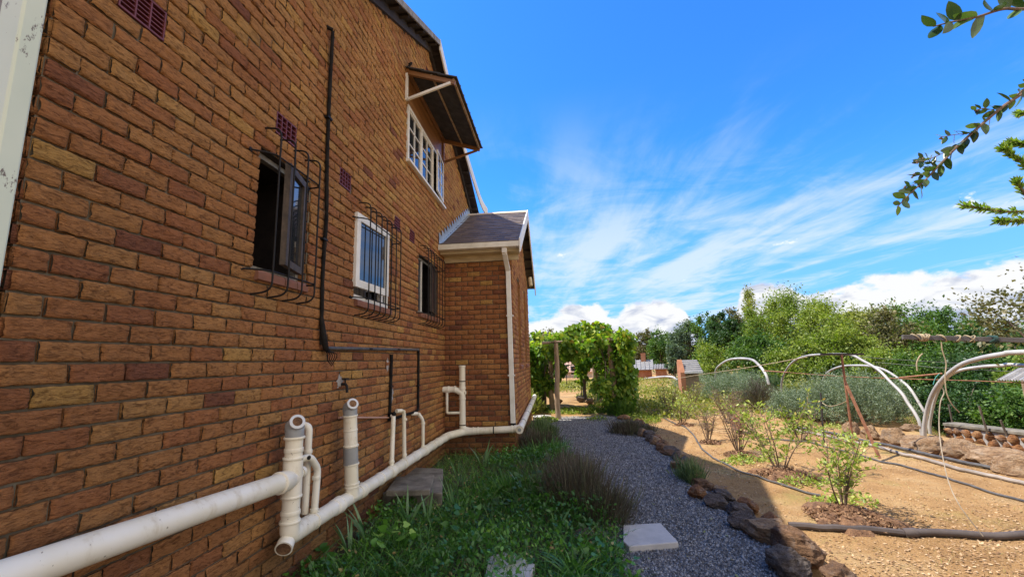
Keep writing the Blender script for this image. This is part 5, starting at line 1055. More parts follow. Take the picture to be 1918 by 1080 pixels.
def shrub(name, loc, Ht, R, nst, nl, leaf, mat, seed, label, leafy=1.0, lean=(0, 0)):
    r = np.random.default_rng(seed); root = lempty(name, loc, label, 'shrub', 'young shrubs planted in the soil bed'); mb = MB(); TP = []; TD = []
    for k in range(nst):
        a = r.uniform(0, 2 * pi); sp2 = R * r.uniform(.35, .9); q = Vector((cos(a) * sp2 + lean[0], sin(a) * sp2 + lean[1], Ht * r.uniform(.65, 1.0))); b = Vector((cos(a) * .03, sin(a) * .03, -.02)); m = b.lerp(q, .45) + Vector((r.normal(0, .03), r.normal(0, .03), Ht * .06))
        S_ = spline([b, m, q], 5); mb.tube(S_, [.010 * (1 - j / len(S_) * .8) for j in range(len(S_))], 6)
        for j in range(3, len(S_)):
            for w in range(2 if leafy > .5 else 3):
                d = Vector(tuple(r.normal(0, 1, 3))); d.z = abs(d.z) * .8; d.normalize(); ln = Ht * r.uniform(.12, .30); e = S_[j] + d * ln; mid = S_[j].lerp(e, .5) + Vector((0, 0, -.01)); mb.tube([S_[j], mid, e], [.0035, .0028, .0015], 4)
                for u in (.3, .55, .8, 1.0): TP.append(S_[j].lerp(e, u)); TD.append(d)
    mb.build('stems', STEM, root)
    TP = np.array([tuple(p) for p in TP]); TD = np.array([tuple(p) for p in TD]); k = r.integers(0, len(TP), nl); P = TP[k] + r.normal(0, .012, (nl, 3)); D = TD[k] + unit(r.normal(0, 1, (nl, 3))) * 1.0 + [0, 0, .2]
    if nl: leaves('leaves', P, D, leaf * r.uniform(.6, 1.25, nl), mat, root, 'oval', seed=seed)
    return root
g1 = gl(1462, 884); mound('mulch_mound', gl(1472, 892), .34, .07, 'dark mulch heap under the larger leafy shrub left of centre bed', 1); shrub('shrub', g1, .92, .66, 7, 1100, .046, L_BLUEB, 71, 'bright leafy shrub with several grey stems, left of the two nearest')
g2 = gl(1578, 955); mound('mulch_mound', gl(1590, 970), .36, .09, 'dark mulch heap under the nearest shrub, just behind the black pipe', 2); shrub('shrub', g2, .80, .52, 6, 800, .042, L_BLUEB, 72, 'sparse leafy shrub nearest the camera, standing on dark mulch')
g3 = gl(1384, 846); mound('mulch_mound', gl(1388, 855), .24, .05, 'mulch heap with low leaves under the bare twiggy shrub', 3); shrub('shrub', g3, .78, .40, 10, 60, .035, L_BLUEB, 73, 'bare reddish twiggy shrub left of the leafy one', leafy=.2)
g4 = gl(1326, 822); mound('mulch_mound', gl(1330, 828), .18, .04, 'small mulch heap beside the drip hose bend', 4); shrub('shrub', g4, .66, .32, 8, 50, .035, L_BLUEB, 74, 'small bare twiggy shrub beside the bend of the drip hose', leafy=.2)
g5 = gl(1278, 793); mound('mulch_mound', gl(1282, 797), .2, .04, 'mulch heap at the edge of the pergola shade', 5); shrub('shrub', g5, .60, .36, 9, 420, .05, L_BLUEB, 75, 'pale leafy shrub at the edge of the pergola shade')
shrub('shrub', gl(1255, 773), .70, .42, 9, 260, .05, L_YEL, 76, 'yellowish twiggy shrub farther back beyond the pergola shade')
shrub('shrub', gl(1365, 790), .8, .5, 12, 120, .04, L_YEL, 77, 'reddish tangle of bare twigs before the left rosemary', leafy=.2)
shrub('shrub', gl(1500, 825), .55, .34, 8, 380, .05, L_BRIGHT, 78, 'low bright leafy shrub beside the dark stake')
shrub('shrub', gl(1300, 760), .7, .5, 10, 300, .05, L_YEL, 79, 'straggly yellow shrub before the tiled shed')
# low leaves around the mounds and weeds on the bare soil
def scatter(name, boxes, n, leaf, mat, seed, label, cat, hmax=.10, shape='oval', up=.3, cond=None):
    r = np.random.default_rng(seed); P = []; tot = sum(b[4] for b in boxes)
    for (x, y, rx, ry, w) in boxes:
        m = int(n * w / tot); a = r.uniform(0, 2 * pi, m); q = np.sqrt(r.random(m)); X_ = x + rx * q * np.cos(a); Y_ = y + ry * q * np.sin(a); P.append(np.c_[X_, Y_, hgt(X_, Y_) + r.random(m) ** 1.5 * hmax * (1.1 - q)])
    P = np.vstack(P)
    if cond is not None: P = P[cond(P)]
    o = leaves(name, P, r.normal(0, 1, (len(P), 3)) + [0, 0, up], leaf * r.uniform(.5, 1.3, len(P)), mat, None, shape, seed=seed, flat=.5); return tag(o, label, cat, kind='stuff')
bx = []
for q in ((1382, 868), (1400, 862), (1495, 905), (1525, 900), (1555, 940), (1600, 935), (1560, 800), (1480, 812), (1440, 860)): g = G(*q); bx.append((g[0], g[1], .22, .18, 1))
scatter('low_weeds', bx, 1500, .045, L_BLUEB, 81, 'low bright weeds round the shrub mounds', 'weeds')
bx = [(5.5, 26, 5.5, 5, 7), (3.2, 23, 3, 3, 3), (5.2, 17, 2.6, 4.5, 5), (7.0, 14, 2.0, 3.0, 3), (5.0, 12.0, 1.2, 1.6, 1.5), (8.5, 18, 3, 4, 3)]
scatter('yellow_weeds', bx, 26000, .10, L_YEL, 82, 'sunlit yellow green weeds beyond the shrubs', 'weeds', hmax=.42, shape='quad')
bx = [(2.4, 12.3, .9, .7, 2), (3.6, 13.0, .8, 1.5, 2), (1.1, 13.2, .8, 1.2, 2), (4.0, 10.8, .5, 1.2, 1.5), (1.6, 10.3, .3, .5, .6), (2.9, 10.4, .3, .3, .2)]
scatter('green_weeds', bx, 9000, .055, L_BRIGHT, 83, 'bright weeds in the sun under and round the pergola', 'weeds', hmax=.14, shape='quad')
# grass strip beyond the rock wall
r = np.random.default_rng(5); n = 26000; X_ = r.uniform(9.3, 16, n); Y_ = r.uniform(3.5, 13, n); P = np.c_[X_, Y_, hgt(X_, Y_) - .01]
tag(blades('grass', P, r.normal(0, .4, (n, 3)) + [0, 0, 1], r.uniform(.06, .16, n), .010, .4, L_BRIGHT, None, 2, 6), 'green grass strip between the rock wall and low stone wall', 'grass', kind='stuff')
r = np.random.default_rng(6); n = 9000; X_ = r.uniform(3.95, 9, n); Y_ = 1.5 + r.random(n) ** 1.3 * 14; k = vnoise(X_, Y_, 1.1, 3) + .5; kk = r.random(n) < sstep(.45, .75, k); P = np.c_[X_, Y_, hgt(X_, Y_) - .012][kk]
tag(blades('dry_grass', P, r.normal(0, .8, (len(P), 3)) + [0, 0, .7], r.uniform(.02, .06, len(P)), .005, .4, L_DRY, None, 2, 7), 'short dry grass on the soil bed', 'grass', kind='stuff')
# wood chips on the soil, stones on the gravel path
m_ch2 = m_leaf('wood chip', [(0, (.15, .08, .038)), (.5, (.34, .205, .10)), (1, (.52, .37, .22))], .02, rough=.9)
r = np.random.default_rng(8); n = 48000; Y_ = 1.2 + r.random(n) ** 1.5 * 10; X_ = 3.85 + r.random(n) * 4.6; k = r.random(n) < sstep(.25, .7, vnoise(X_, Y_, .9, 12) + .5) * .9 + .1; X_, Y_ = X_[k], Y_[k]; n = len(X_)
tag(leaves('wood_chips', np.c_[X_, Y_, hgt(X_, Y_) - .004], r.normal(0, 1, (n, 3)) * [1, 1, .25], r.uniform(.009, .034, n), m_ch2, None, 'quad', seed=9, flat=.8), 'dry wood chips strewn over the soil bed', 'wood chips', kind='stuff')
m_st = m_leaf('gravel stone', [(0, (.045, .044, .045)), (.5, (.14, .135, .135)), (1, (.36, .35, .34))], 0.0, rough=.85)
r = np.random.default_rng(10); n = 34000; Y_ = 1.6 + r.random(n) ** 1.6 * 9.5; t = r.random(n); X_ = path_l(Y_) - .15 + (path_r(Y_) - path_l(Y_) + .32) * t
s_ = r.uniform(.004, .012, n) * (1 + .04 * Y_); tv = np.array([(1, 0, -.3), (-.5, .87, -.3), (-.5, -.87, -.3), (0, 0, .75)]); a = r.uniform(0, 6.3, n); ca_, sa_ = np.cos(a), np.sin(a)
V = np.zeros((n, 4, 3)); st = r.uniform(.6, 1.5, (n, 1)); tvx = tv[None, :, 0] * st; V[:, :, 0] = X_[:, None] + s_[:, None] * (tvx * ca_[:, None] - tv[None, :, 1] * sa_[:, None]); V[:, :, 1] = Y_[:, None] + s_[:, None] * (tvx * sa_[:, None] + tv[None, :, 1] * ca_[:, None]); V[:, :, 2] = .014 + s_[:, None] * tv[None, :, 2] + .3 * s_[:, None]
Fc = (np.array([(0, 1, 3), (1, 2, 3), (2, 0, 3)])[None] + (np.arange(n) * 4)[:, None, None]).reshape(-1, 3)
tag(npmesh('loose_gravel', V.reshape(-1, 3), Fc, m_st, None, np.repeat(r.random(n), 4)), 'loose grey gravel stones on the path', 'gravel', kind='stuff')
# fallen leaves
r = np.random.default_rng(14); n = 90; Y_ = r.uniform(2, 8, n); X_ = path_l(Y_) + (path_r(Y_) - path_l(Y_)) * r.random(n)
tag(leaves('fallen_leaves', np.c_[X_, Y_, np.full(n, .022)], r.normal(0, 1, (n, 3)) * [1, 1, .1], r.uniform(.02, .05, n), L_DRY, None, 'oval', seed=2, flat=.9), 'dry fallen leaves on the path', 'leaves', kind='stuff')
# ---------------------------------------------------------------- the weedy bed under the pipes
r = np.random.default_rng(91); n = 30000; Y_ = 1.35 + r.random(n) ** 1.35 * 8; X_ = r.uniform(.03, 2.5, n); k = (X_ < path_l(Y_) + .05 * np.sin(Y_ * 5)) & ~((Y_ > 6.05) & (X_ < 1.3)); den = vnoise(X_, Y_, 2.2, 41) + .5 + .22 * (Y_ < 4.0) + .10 * (X_ > .9) - .45 * ((Y_ > 4.2) & (X_ < .9)) - .3 * (X_ < .3); k &= r.random(n) < sstep(.22, .75, den)
mhx, mhy = G(760, 935)[:2]; k &= ~((np.abs(X_ - mhx) < .36) & (np.abs(Y_ - mhy) < .36)); X_, Y_ = X_[k], Y_[k]; n = len(X_)
hh = (.06 + .20 * sstep(.3, .9, vnoise(X_, Y_, 1.6, 42) + .5)) * np.where(Y_ > 4.5, 1.25, 1) * np.where(X_ < .25, .6, 1); P = np.c_[X_, Y_, hgt(X_, Y_) + r.random(n) ** .6 * hh]
ct = vnoise(X_, Y_, 3.3, 43) * .7
tag(leaves('ground_cover', P, r.normal(0, 1, (n, 3)) + [0, 0, .2], r.uniform(.022, .055, n), L_WEED, None, 'oval', .42 + ct + r.normal(0, .15, n), 92, flat=.55), 'dense green weeds filling the shaded bed along the wall', 'weeds', kind='stuff')
r = np.random.default_rng(93); n = 13000; Y_ = 1.5 + r.random(n) ** 1.2 * 6; X_ = r.uniform(.15, 2.35, n); k = (X_ < path_l(Y_)) & ~((Y_ > 6) & (X_ < 1.3)); X_, Y_ = X_[k], Y_[k]; n = len(X_)
tag(blades('weed_grass', np.c_[X_, Y_, hgt(X_, Y_)], r.normal(0, .5, (n, 3)) + [0, 0, 1], r.uniform(.08, .32, n), .0055, .6, L_WEED, None, 4, 94), 'thin grass blades among the weeds', 'grass', kind='stuff')
def clump(name, px, py, nb, ln, wd, spread, seed, label, mat=L_IRIS, cat='plant', droop=.35, xy=None, group=None):
    g = G(px, py) if xy is None else (*xy, 0); loc = (g[0], g[1], H(g[0], g[1])); r = np.random.default_rng(seed); root = lempty(name, loc, label, cat, group)
    a = r.uniform(0, 2 * pi, nb); P = np.c_[np.cos(a) * .03, np.sin(a) * .03, np.zeros(nb)]; D = np.c_[np.cos(a) * spread * r.uniform(.3, 1.4, nb), np.sin(a) * spread * r.uniform(.3, 1.4, nb), np.ones(nb)]
    blades('blades', P, D, ln * r.uniform(.55, 1.15, nb), wd * r.uniform(.7, 1.2, nb), droop * r.uniform(.3, 1.8, nb), mat, root, 7, seed); return root
IG = 'iris plants in the weedy bed'
for k, (px, py, nb, ln, lab) in enumerate(((765, 985, 8, .42, 'tall iris blades right in front of the concrete cover'), (690, 1020, 8, .44, 'iris clump below the second white stack'), (655, 1045, 6, .36, 'iris clump left of the weeds below the concrete cover'), (800, 985, 5, .34, 'short iris at the right corner of the concrete cover'), (905, 880, 7, .42, 'iris clump in the bare patch before the bay'), (942, 850, 9, .40, 'iris under the bay downpipe, nearest the bay wall'), (985, 945, 8, .42, 'iris clump in the middle of the weeds'), (1010, 905, 7, .38, 'iris behind the middle clump, toward the lavender'), (948, 1078, 5, .24, 'iris beside the flat stone at the bottom edge'), (1040, 1010, 6, .38, 'iris clump left of the grey boulder'), (590, 1065, 7, .34, 'iris under the first white stack at the bottom edge'), (850, 955, 6, .34, 'iris right of the concrete cover'), (860, 900, 5, .3, 'small iris behind the concrete cover'))):
    clump('iris_plant', px, py, nb, ln, .030, .28, 200 + k, lab, group=IG)
clump('grass_tussock', 1075, 1085, 46, .34, .016, .75, 230, 'spreading light green tussock at the bottom edge beside the path', L_WEED, droop=.9)
clump('grass_tussock', 1005, 900, 30, .32, .010, .5, 231, 'arching thin leaved tussock among the weeds before the bay', L_WEED, droop=.8)
def broad(name, px, py, n_, R, hgt_, leaf, seed, label, mat=L_WEED, shade=.5):
    g = G(px, py); loc = (g[0], g[1], H(g[0], g[1])); r = np.random.default_rng(seed); root = lempty(name, loc, label, 'plant', None); a = r.uniform(0, 2 * pi, n_); q = np.sqrt(r.random(n_)); P = np.c_[R * q * np.cos(a), R * q * np.sin(a), hgt_ * (1 - q * q * .6) * r.uniform(.5, 1, n_)]
    leaves('leaves', P, np.c_[np.cos(a), np.sin(a), r.normal(.1, .35, n_)], leaf * r.uniform(.6, 1.2, n_), mat, root, 'vine', shade + r.normal(0, .14, n_), seed, flat=.6)
    mb = MB()
    for p in P[:24]: mb.tube([(p[0] * .2, p[1] * .2, -.01), tuple(p * [.7, .7, .8]), tuple(p)], .0025, 4)
    mb.build('stems', L_WEED, root); return root
broad('leafy_weed', 735, 1040, 26, .16, .26, .075, 240, 'pale heart leaved weed in the foreground left of centre', shade=.85)
broad('leafy_weed', 1130, 1060, 60, .26, .14, .055, 241, 'round leaved weed spilling onto the path at the bottom edge', shade=.6)
broad('leafy_weed', 660, 895, 22, .14, .14, .06, 242, 'weed climbing over the joint of the second stack', shade=.55)
broad('leafy_weed', 865, 1000, 60, .30, .22, .06, 243, 'broad leaved weed clump right of the foreground irises', shade=.4)
broad('leafy_weed', 1000, 965, 120, .38, .40, .055, 244, 'dark bushy weed beside the dry lavender', mat=L_DARK, shade=.5)
broad('leafy_weed', 560, 1075, 40, .22, .18, .06, 245, 'broad leaved weed below the first stack', shade=.45)
broad('leafy_weed', 230, 1070, 8, .10, .10, .06, 246, 'small weed leaf below the thick near pipe', shade=.8)
# ---------------------------------------------------------------- vine pergola
pg = empty('pergola', (2.5, 13, 0), 'rough pole pergola standing over the path at the end of the house', 'pergola')
def pole(x, y, h, r, lean=(0, 0)):
    mb = MB(); P_ = [Vector((x + lean[0] * t + .012 * sin(t * 9 + x), y + lean[1] * t, -.06 + (h + .06) * t)) for t in np.linspace(0, 1, 9)]; mb.tube(P_, [r * (1.08 - .16 * t) for t in np.linspace(0, 1, 9)], 12); mb.build('post', POST, pg, smooth=True)
pole(1.885, 10.45, 1.98, .065, (.04, 0)); pole(1.70, 12.75, 2.0, .075); pole(1.66, 15.2, 2.0, .06); pole(1.62, 17.6, 2.0, .06)
pole(3.50, 11.45, 2.05, .085, (-.05, 0)); pole(3.42, 13.6, 2.0, .06); pole(3.42, 15.6, 2.0, .06, (-.1, 0)); pole(3.42, 17.8, 2.0, .06)
mb = MB(); mb.tube([(1.55, 10.5, 2.0), (2.6, 11.0, 2.04), (3.75, 11.5, 2.05)], .04, 8); mb.build('rail', POST, pg, smooth=True)
for (a, b) in (((1.90, 10.2, 2.03), (1.62, 17.9, 2.05)), ((3.45, 11.2, 2.08), (3.42, 18.1, 2.05))): mb = MB(); mb.tube([a, b], .035, 8); mb.build('rail', POST, pg, smooth=True)
for y in (12.75, 14.4, 16.1, 17.7): mb = MB(); mb.tube([(1.4, y, 2.09), (3.7, y, 2.09)], .03, 8); mb.build('rail', POST, pg, smooth=True)
def vine(name, loc, segs, n, leaf, seed, label, ncl):
    r = np.random.default_rng(seed); root = lempty(name, loc, label, 'vine', 'grape vines on the pergola'); L0 = np.array(loc); C = []; w = []
    for (x0, x1, y0, y1, z0, z1, c, rad) in segs:
        for k in range(c): C.append((r.uniform(x0, x1), r.uniform(y0, y1), r.uniform(z0, z1), rad * r.uniform(.6, 1.2))); w.append(rad)
    C = np.array(C); k = r.choice(len(C), n, p=np.array(w) / sum(w)); d = unit(r.normal(0, 1, (n, 3))); P = C[k, :3] + d * (C[k, 3] * r.random(n) ** .5)[:, None] * [1, 1, 1.15] - L0; P[:, 2] = np.maximum(P[:, 2], .05)
    leaves('leaves', P, d * .7 + [0, 0, -.6] + r.normal(0, .4, (n, 3)), leaf * r.uniform(.55, 1.2, n), L_VINE, root, 'vine', .50 + r.normal(0, .20, n) + .14 * (P[:, 2] > 1.95), seed)
    mb = MB()
    for q in r.choice(len(C), min(len(C), 18), replace=False):
        e = Vector(C[q, :3] - L0); a = Vector((r.normal(0, .05), r.normal(0, .05), -.03)); m = Vector((e.x * .15 + r.normal(0, .06), e.y * .15 + r.normal(0, .06), e.z * .55)); mb.tube(spline([a, m, Vector((e.x * .6, e.y * .6, max(e.z, 1.7))), e], 4), [.020 - .0013 * j for j in range(13)], 5)
    mb.build('stem', BARK, root, smooth=True)
vine('grape_vine', (3.62, 12.0, 0), [(3.45, 4.05, 11.1, 13.2, .6, 1.95, 44, .27), (3.5, 3.85, 13, 17.5, .7, 1.95, 30, .26), (2.6, 4.0, 10.9, 14, 1.95, 2.2, 30, .22), (3.0, 3.8, 11.0, 11.5, .3, .9, 8, .2), (3.45, 3.9, 11.5, 13, .1, .7, 12, .24)], 9500, .125, 301, 'dense vine hanging to the ground on the right side of the pergola', 60)
vine('grape_vine', (1.45, 12.9, 0), [(1.0, 1.6, 12.2, 14.5, .5, 1.95, 34, .28), (.5, 1.3, 12.5, 14.5, .8, 2.0, 20, .30), (1.3, 2.4, 11.0, 13.5, 1.95, 2.18, 26, .22), (1.9, 2.1, 12.9, 13.6, 1.0, 1.9, 6, .2), (1.8, 2.8, 10.5, 11.4, 1.65, 2.02, 16, .2), (.7, 1.3, 12.4, 13.2, .2, .8, 8, .25)], 9500, .125, 302, 'sunlit yellow green vine on the left side of the pergola', 50)
vine('grape_vine', (2.9, 15.5, 0), [(1.6, 3.6, 14, 17.8, 1.9, 2.2, 34, .26), (1.2, 3.9, 11, 14.5, 2.2, 2.46, 16, .13), (2.6, 4.0, 11, 12.5, 2.2, 2.5, 10, .12), (2.5, 3.2, 14.5, 16.6, .9, 1.9, 14, .24)], 5600, .13, 303, 'vine over the far end of the pergola roof', 40)
dome_bush('leafy_bush', (3.62, 11.2, 0), .42, .40, .42, L_MID, 1500, .12, .03, 304, 'dark leafy bush round the near right foot of the pergola', up=.5)
rock((3.55, 10.3, .06), (.42, .30, .26), .2, 1, 'brown flat topped rock behind the path lavender', 'rock', None, 'boulder')
for k, (x, y, s_, lab) in enumerate(((.9, 11.4, .42, 'round tan boulder beyond the bay wall, nearest'), (.6, 12.2, .38, 'tan boulder behind the nearest one beyond the bay'), (1.15, 12.3, .34, 'dark boulder at the foot of the left vine'), (1.9, 14.6, .40, 'boulder in the shade under the pergola, left'), (2.7, 15.2, .45, 'flat boulder under the far end of the pergola'), (3.0, 14.4, .36, 'dark boulder by the right inner pergola post'))):
    rock((x, y, .10), (s_, s_ * .9, s_ * .9), k * 1.1, (6, 1, 3, 11, 9, 8)[k], lab, 'rock', 'boulders round the pergola', 'boulder')
dome_bush('leafy_bush', (.95, 11.9, 0), .5, .5, .8, L_YEL, 1400, .14, .04, 305, 'pale leafy bush just beyond the end of the bay wall', up=.5)
# ---------------------------------------------------------------- gate and buildings beyond
def at(px, py, d): v = ray(px, py); return CAM + v * (d / np.hypot(v[0], v[1]))
gt_ = empty('mesh_gate', tuple(at(1078, 724, 24) * [1, 1, 0]), 'dark metal gate seen through the pergola', 'gate')
a, b = at(1062, 724, 24), at(1100, 724, 24); mb = MB()
for (p, q) in (((a[0], a[1], .05), (a[0], a[1], 1.25)), ((b[0], b[1], .05), (b[0], b[1], 1.25)), ((a[0], a[1], 1.25), (b[0], b[1], 1.25)), ((a[0], a[1], .08), (b[0], b[1], .08))): mb.tube([p, q], .025, 6)
mb.build('frame', IRON, gt_); mb = MB()
for k in range(1, 14): t = k / 14; mb.tube([(a[0] + (b[0] - a[0]) * t, a[1] + (b[1] - a[1]) * t, .08), (a[0] + (b[0] - a[0]) * t, a[1] + (b[1] - a[1]) * t, 1.25)], .006, 4)
mb.build('bars', IRON, gt_)
PINK = m_simple('pale clay roof', [(.40, .24, .17), (.55, .36, .27)], 2, .85, .2)
GREYT = m_simple('grey roof tiles', [(.17, .165, .16), (.29, .28, .27)], 5, .7, .3)
def cottage(name, px0, px1, ytop, yeave, d, roofm, wallm, label, depth=3.0, cat='building', chimney=None, win=()):
    A_, B_ = at(px0, yeave, d), at(px1, yeave, d); D_ = Vector((B_[0] - A_[0], B_[1] - A_[1], 0)); w = D_.length; D_.normalize(); Nv = Vector((-D_.y, D_.x, 0)); Nv = Nv if Nv.y > 0 else -Nv; ze = A_[2]; zr = at(px0, ytop, d)[2]
    o = Vector((A_[0], A_[1], 0)); root = empty(name, tuple(o), label, cat); P = lambda u, v, z: tuple(o + D_ * u + Nv * v + Vector((0, 0, z)))
    mb = MB(); mb.extr([P(.05, .1, -.3), P(w - .05, .1, -.3), P(w - .05, .1, ze), P(.05, .1, ze)], tuple(Nv * (depth - .2))); mb.extr([P(.051, .1, ze), P(.051, depth - .1, ze), P(.051, depth / 2, zr - .06)], tuple(D_ * (w - .102))); mb.build('wall', wallm, root)
    mb = MB(); n = max(6, int(w / .25)); rows = 5
    for s in (0, 1):
        for i in range(rows):
            t0, t1 = i / rows, (i + 1) / rows; v0, v1 = (t0 * depth / 2, t1 * depth / 2) if s == 0 else (depth - t0 * depth / 2, depth - t1 * depth / 2); z0, z1 = ze - .03 + (zr - ze) * t0 + .03, ze - .03 + (zr - ze) * t1
            mb.add([P(-.1, v0 - (.12 if i == 0 and s == 0 else 0), z0), P(w + .1, v0 - (.12 if i == 0 and s == 0 else 0), z0), P(w + .1, v1, z1 + .0), P(-.1, v1, z1), P(-.1, v0 - (.12 if i == 0 and s == 0 else 0), z0 - .04), P(w + .1, v0 - (.12 if i == 0 and s == 0 else 0), z0 - .04), P(w + .1, v1, z1 - .04), P(-.1, v1, z1 - .04)], [(0, 1, 2, 3), (7, 6, 5, 4), (0, 4, 5, 1), (1, 5, 6, 2), (2, 6, 7, 3), (3, 7, 4, 0)])
    for k in range(n + 1): u = -.1 + (w + .2) * k / n; mb.tube([P(u, -.1, ze + .02), P(u, depth / 2, zr + .01)], .025, 5)
    ro = mb.build('roof', roofm, root)
    if chimney: mb = MB(); u = w * chimney; mb.extr([P(u, depth * .4, ze), P(u + .35, depth * .4, ze), P(u + .35, depth * .4, zr + .5), P(u, depth * .4, zr + .5)], tuple(Nv * .35)); mb.build('chimney', BARNB, ro)
    for (u0, u1, z0, z1) in win:
        mb = MB(); mb.extr([P(w * u0, .085, z0), P(w * u1, .085, z0), P(w * u1, .085, z1), P(w * u0, .085, z1)], tuple(Nv * .02)); f = mb.build('window', WHITE, root); mb = MB(); e = .05; mb.extr([P(w * u0 + e, .075, z0 + e), P(w * u1 - e, .075, z0 + e), P(w * u1 - e, .075, z1 - e), P(w * u0 + e, .075, z1 - e)], tuple(Nv * .012)); mb.build('pane', GLASS, f)
    return root
cottage('house', 1036, 1118, 676, 697, 38, PINK, CREAMW, 'pale house with a pinkish roof seen through the pergola', depth=6, win=((.4, .62, .0 + .2, 1.0),))
cottage('house', 985, 1022, 678, 698, 30, PINK, CREAMW, 'pale roofed building peeping out right of the bay wall', depth=5)
cottage('outbuilding', 1178, 1222, 674, 692, 34, GREYT, BARNB, 'far brick outbuilding with a grey roof and chimney', depth=4, chimney=.55)
cottage('outbuilding', 1226, 1250, 682, 690, 33, GREYT, BARNB, 'tiny far brick building right of the chimney one', depth=3)
# tiled shed with a brick end pier
A_ = at(1280, 697, 19); B_ = at(1312, 697, 19); sh = empty('brick_shed', (A_[0], A_[1], 0), 'small brick shed with grey ribbed tiles in front of the far trees', 'shed')
w = B_[0] - A_[0]; ze = A_[2]; zr = at(1275, 676, 19)[2] + .02; x0, y0 = A_[0], A_[1]
mb = MB(); mb.extr([(x0 - .14, y0 - .1, -.1), (x0 - .14, y0 + .35, -.1), (x0 - .14, y0 + .35, zr - .1), (x0 - .14, y0 + .25, zr + .04), (x0 - .14, y0 - .1, ze)], (.18, 0, 0)); mb.build('end_wall', BARNB, sh)
mb = MB(); mb.box((x0 + .05, y0 + .1, -.1), (x0 + w, y0 + 1.0, ze - .06)); mb.build('wall', m_simple('brown board', [(.16, .13, .09), (.26, .2, .13)], 6, .8, .2), sh)  # plain brown boarding, one even tone
mb = MB()
for i in range(6):
    t0, t1 = i / 6, (i + 1) / 6; ya, yb = y0 - .08 + .62 * t0, y0 - .08 + .62 * t1 + .03; za, zb_ = ze + (zr - ze) * t0 + .045, ze + (zr - ze) * t1 + .02
    mb.add([(x0 + .02, ya, za), (x0 + w + .12, ya, za), (x0 + w + .12, yb, zb_), (x0 + .02, yb, zb_), (x0 + .02, ya, za - .04), (x0 + w + .12, ya, za - .04), (x0 + w + .12, yb, zb_ - .04), (x0 + .02, yb, zb_ - .04)], [(0, 1, 2, 3), (7, 6, 5, 4), (0, 4, 5, 1), (1, 5, 6, 2), (2, 6, 7, 3), (3, 7, 4, 0)])
mb.add([(x0 + .02, y0 + .54, zr + .03), (x0 + w + .12, y0 + .54, zr + .03), (x0 + w + .12, y0 + 1.15, ze - .05), (x0 + .02, y0 + 1.15, ze - .05)], [(0, 1, 2, 3)]); mb.build('roof', GREYT, sh)
mb = MB(); mb.box((x0 + .02, y0 - .11, ze - .04), (x0 + w + .12, y0 - .085, ze + .03)); mb.build('fascia', WHITE, sh)
# tin roof at the right edge
tr_ = empty('tin_roof_shed', tuple(at(1900, 760, 10.2) * [1, 1, 0] + [0, 0, -.5]), 'corrugated tin roof half hidden by trees at the right edge', 'shed'); a, b = at(1866, 711, 11.2), at(1990, 714, 10.8); c, d = at(1908, 689, 12.6), at(2010, 690, 12.2)
mb = MB(); n = 60; V = []
for k in range(n + 1):
    t = k / n; z = .018 * sin(t * 2 * pi * 22); p = a + (b - a) * t; q = c + (d - c) * t; V += [(p[0], p[1], p[2] + z), (q[0], q[1], q[2] + z)]
mb.add(V, [(2 * k, 2 * k + 2, 2 * k + 3, 2 * k + 1) for k in range(n)]); mb.build('roof', TIN, tr_)
for p in (a + (b - a) * .9, c + (d - c) * .05, c + (d - c) * .9): mb = MB(); mb.tube([(p[0], p[1], -.6), (p[0], p[1], p[2] - .03)], .04, 6); mb.build('post', POST, tr_)
# ---------------------------------------------------------------- twigs hanging in from the right, close to the camera
def DP(px, py, d): return CAM + ray(px, py) * d
def twig_leaves(pts, leaf, seed, n, D0=None):
    r = np.random.default_rng(seed); S_ = spline([tuple(p) for p in pts], 8); A = np.array([tuple(p) for p in S_]); P = []; D = []
    for k in range(n):
        t = (k + .5) / n * (len(A) - 1); i = int(t); q = A[i] + (A[min(i + 1, len(A) - 1)] - A[i]) * (t - i); tg = unit(A[min(i + 1, len(A) - 1)] - A[max(i - 1, 0)]); sd = unit(np.cross(tg, RT[2])) * (1 if k % 2 else -1)
        P.append(q); D.append(tg * .75 + sd * r.uniform(.5, 1.0) + r.normal(0, .35, 3) + [0, 0, -.12])
    return S_, P, D
ht = empty('hanging_shrub', tuple(DP(2200, 300, 1.75) * [1, 1, 0]), 'glossy leaved branches drooping in at the top right corner', 'shrub'); mb = MB(); P = []; D = []; SZ = []
tk = DP(2200, 60, 1.9); base = Vector((tk[0] + .5, tk[1], -.05)); fork = Vector((tk[0] + .25, tk[1] + .1, tk[2] * .7)); mb.tube(spline([base, base.lerp(fork, .5) + Vector((.06, 0, 0)), fork], 5), [.05, .047, .045, .043, .041, .038, .036, .034, .032, .03, .028], 8)
d0 = 2.0
main = [fork, DP(2050, 60, d0), DP(1960, 130, d0), DP(1918, 172, d0), DP(1878, 200, d0), DP(1840, 232, d0), DP(1800, 268, d0), DP(1768, 300, d0), DP(1735, 335, d0), DP(1705, 362, d0), DP(1680, 388, d0)]
S_, p, q = twig_leaves(main[2:], .06, 1, 42); P += p; D += q; SZ += [.060] * len(p); S2 = spline([tuple(x) for x in main], 6); mb.tube(S2, [.010 * (1 - .8 * j / len(S2)) for j in range(len(S2))], 6)
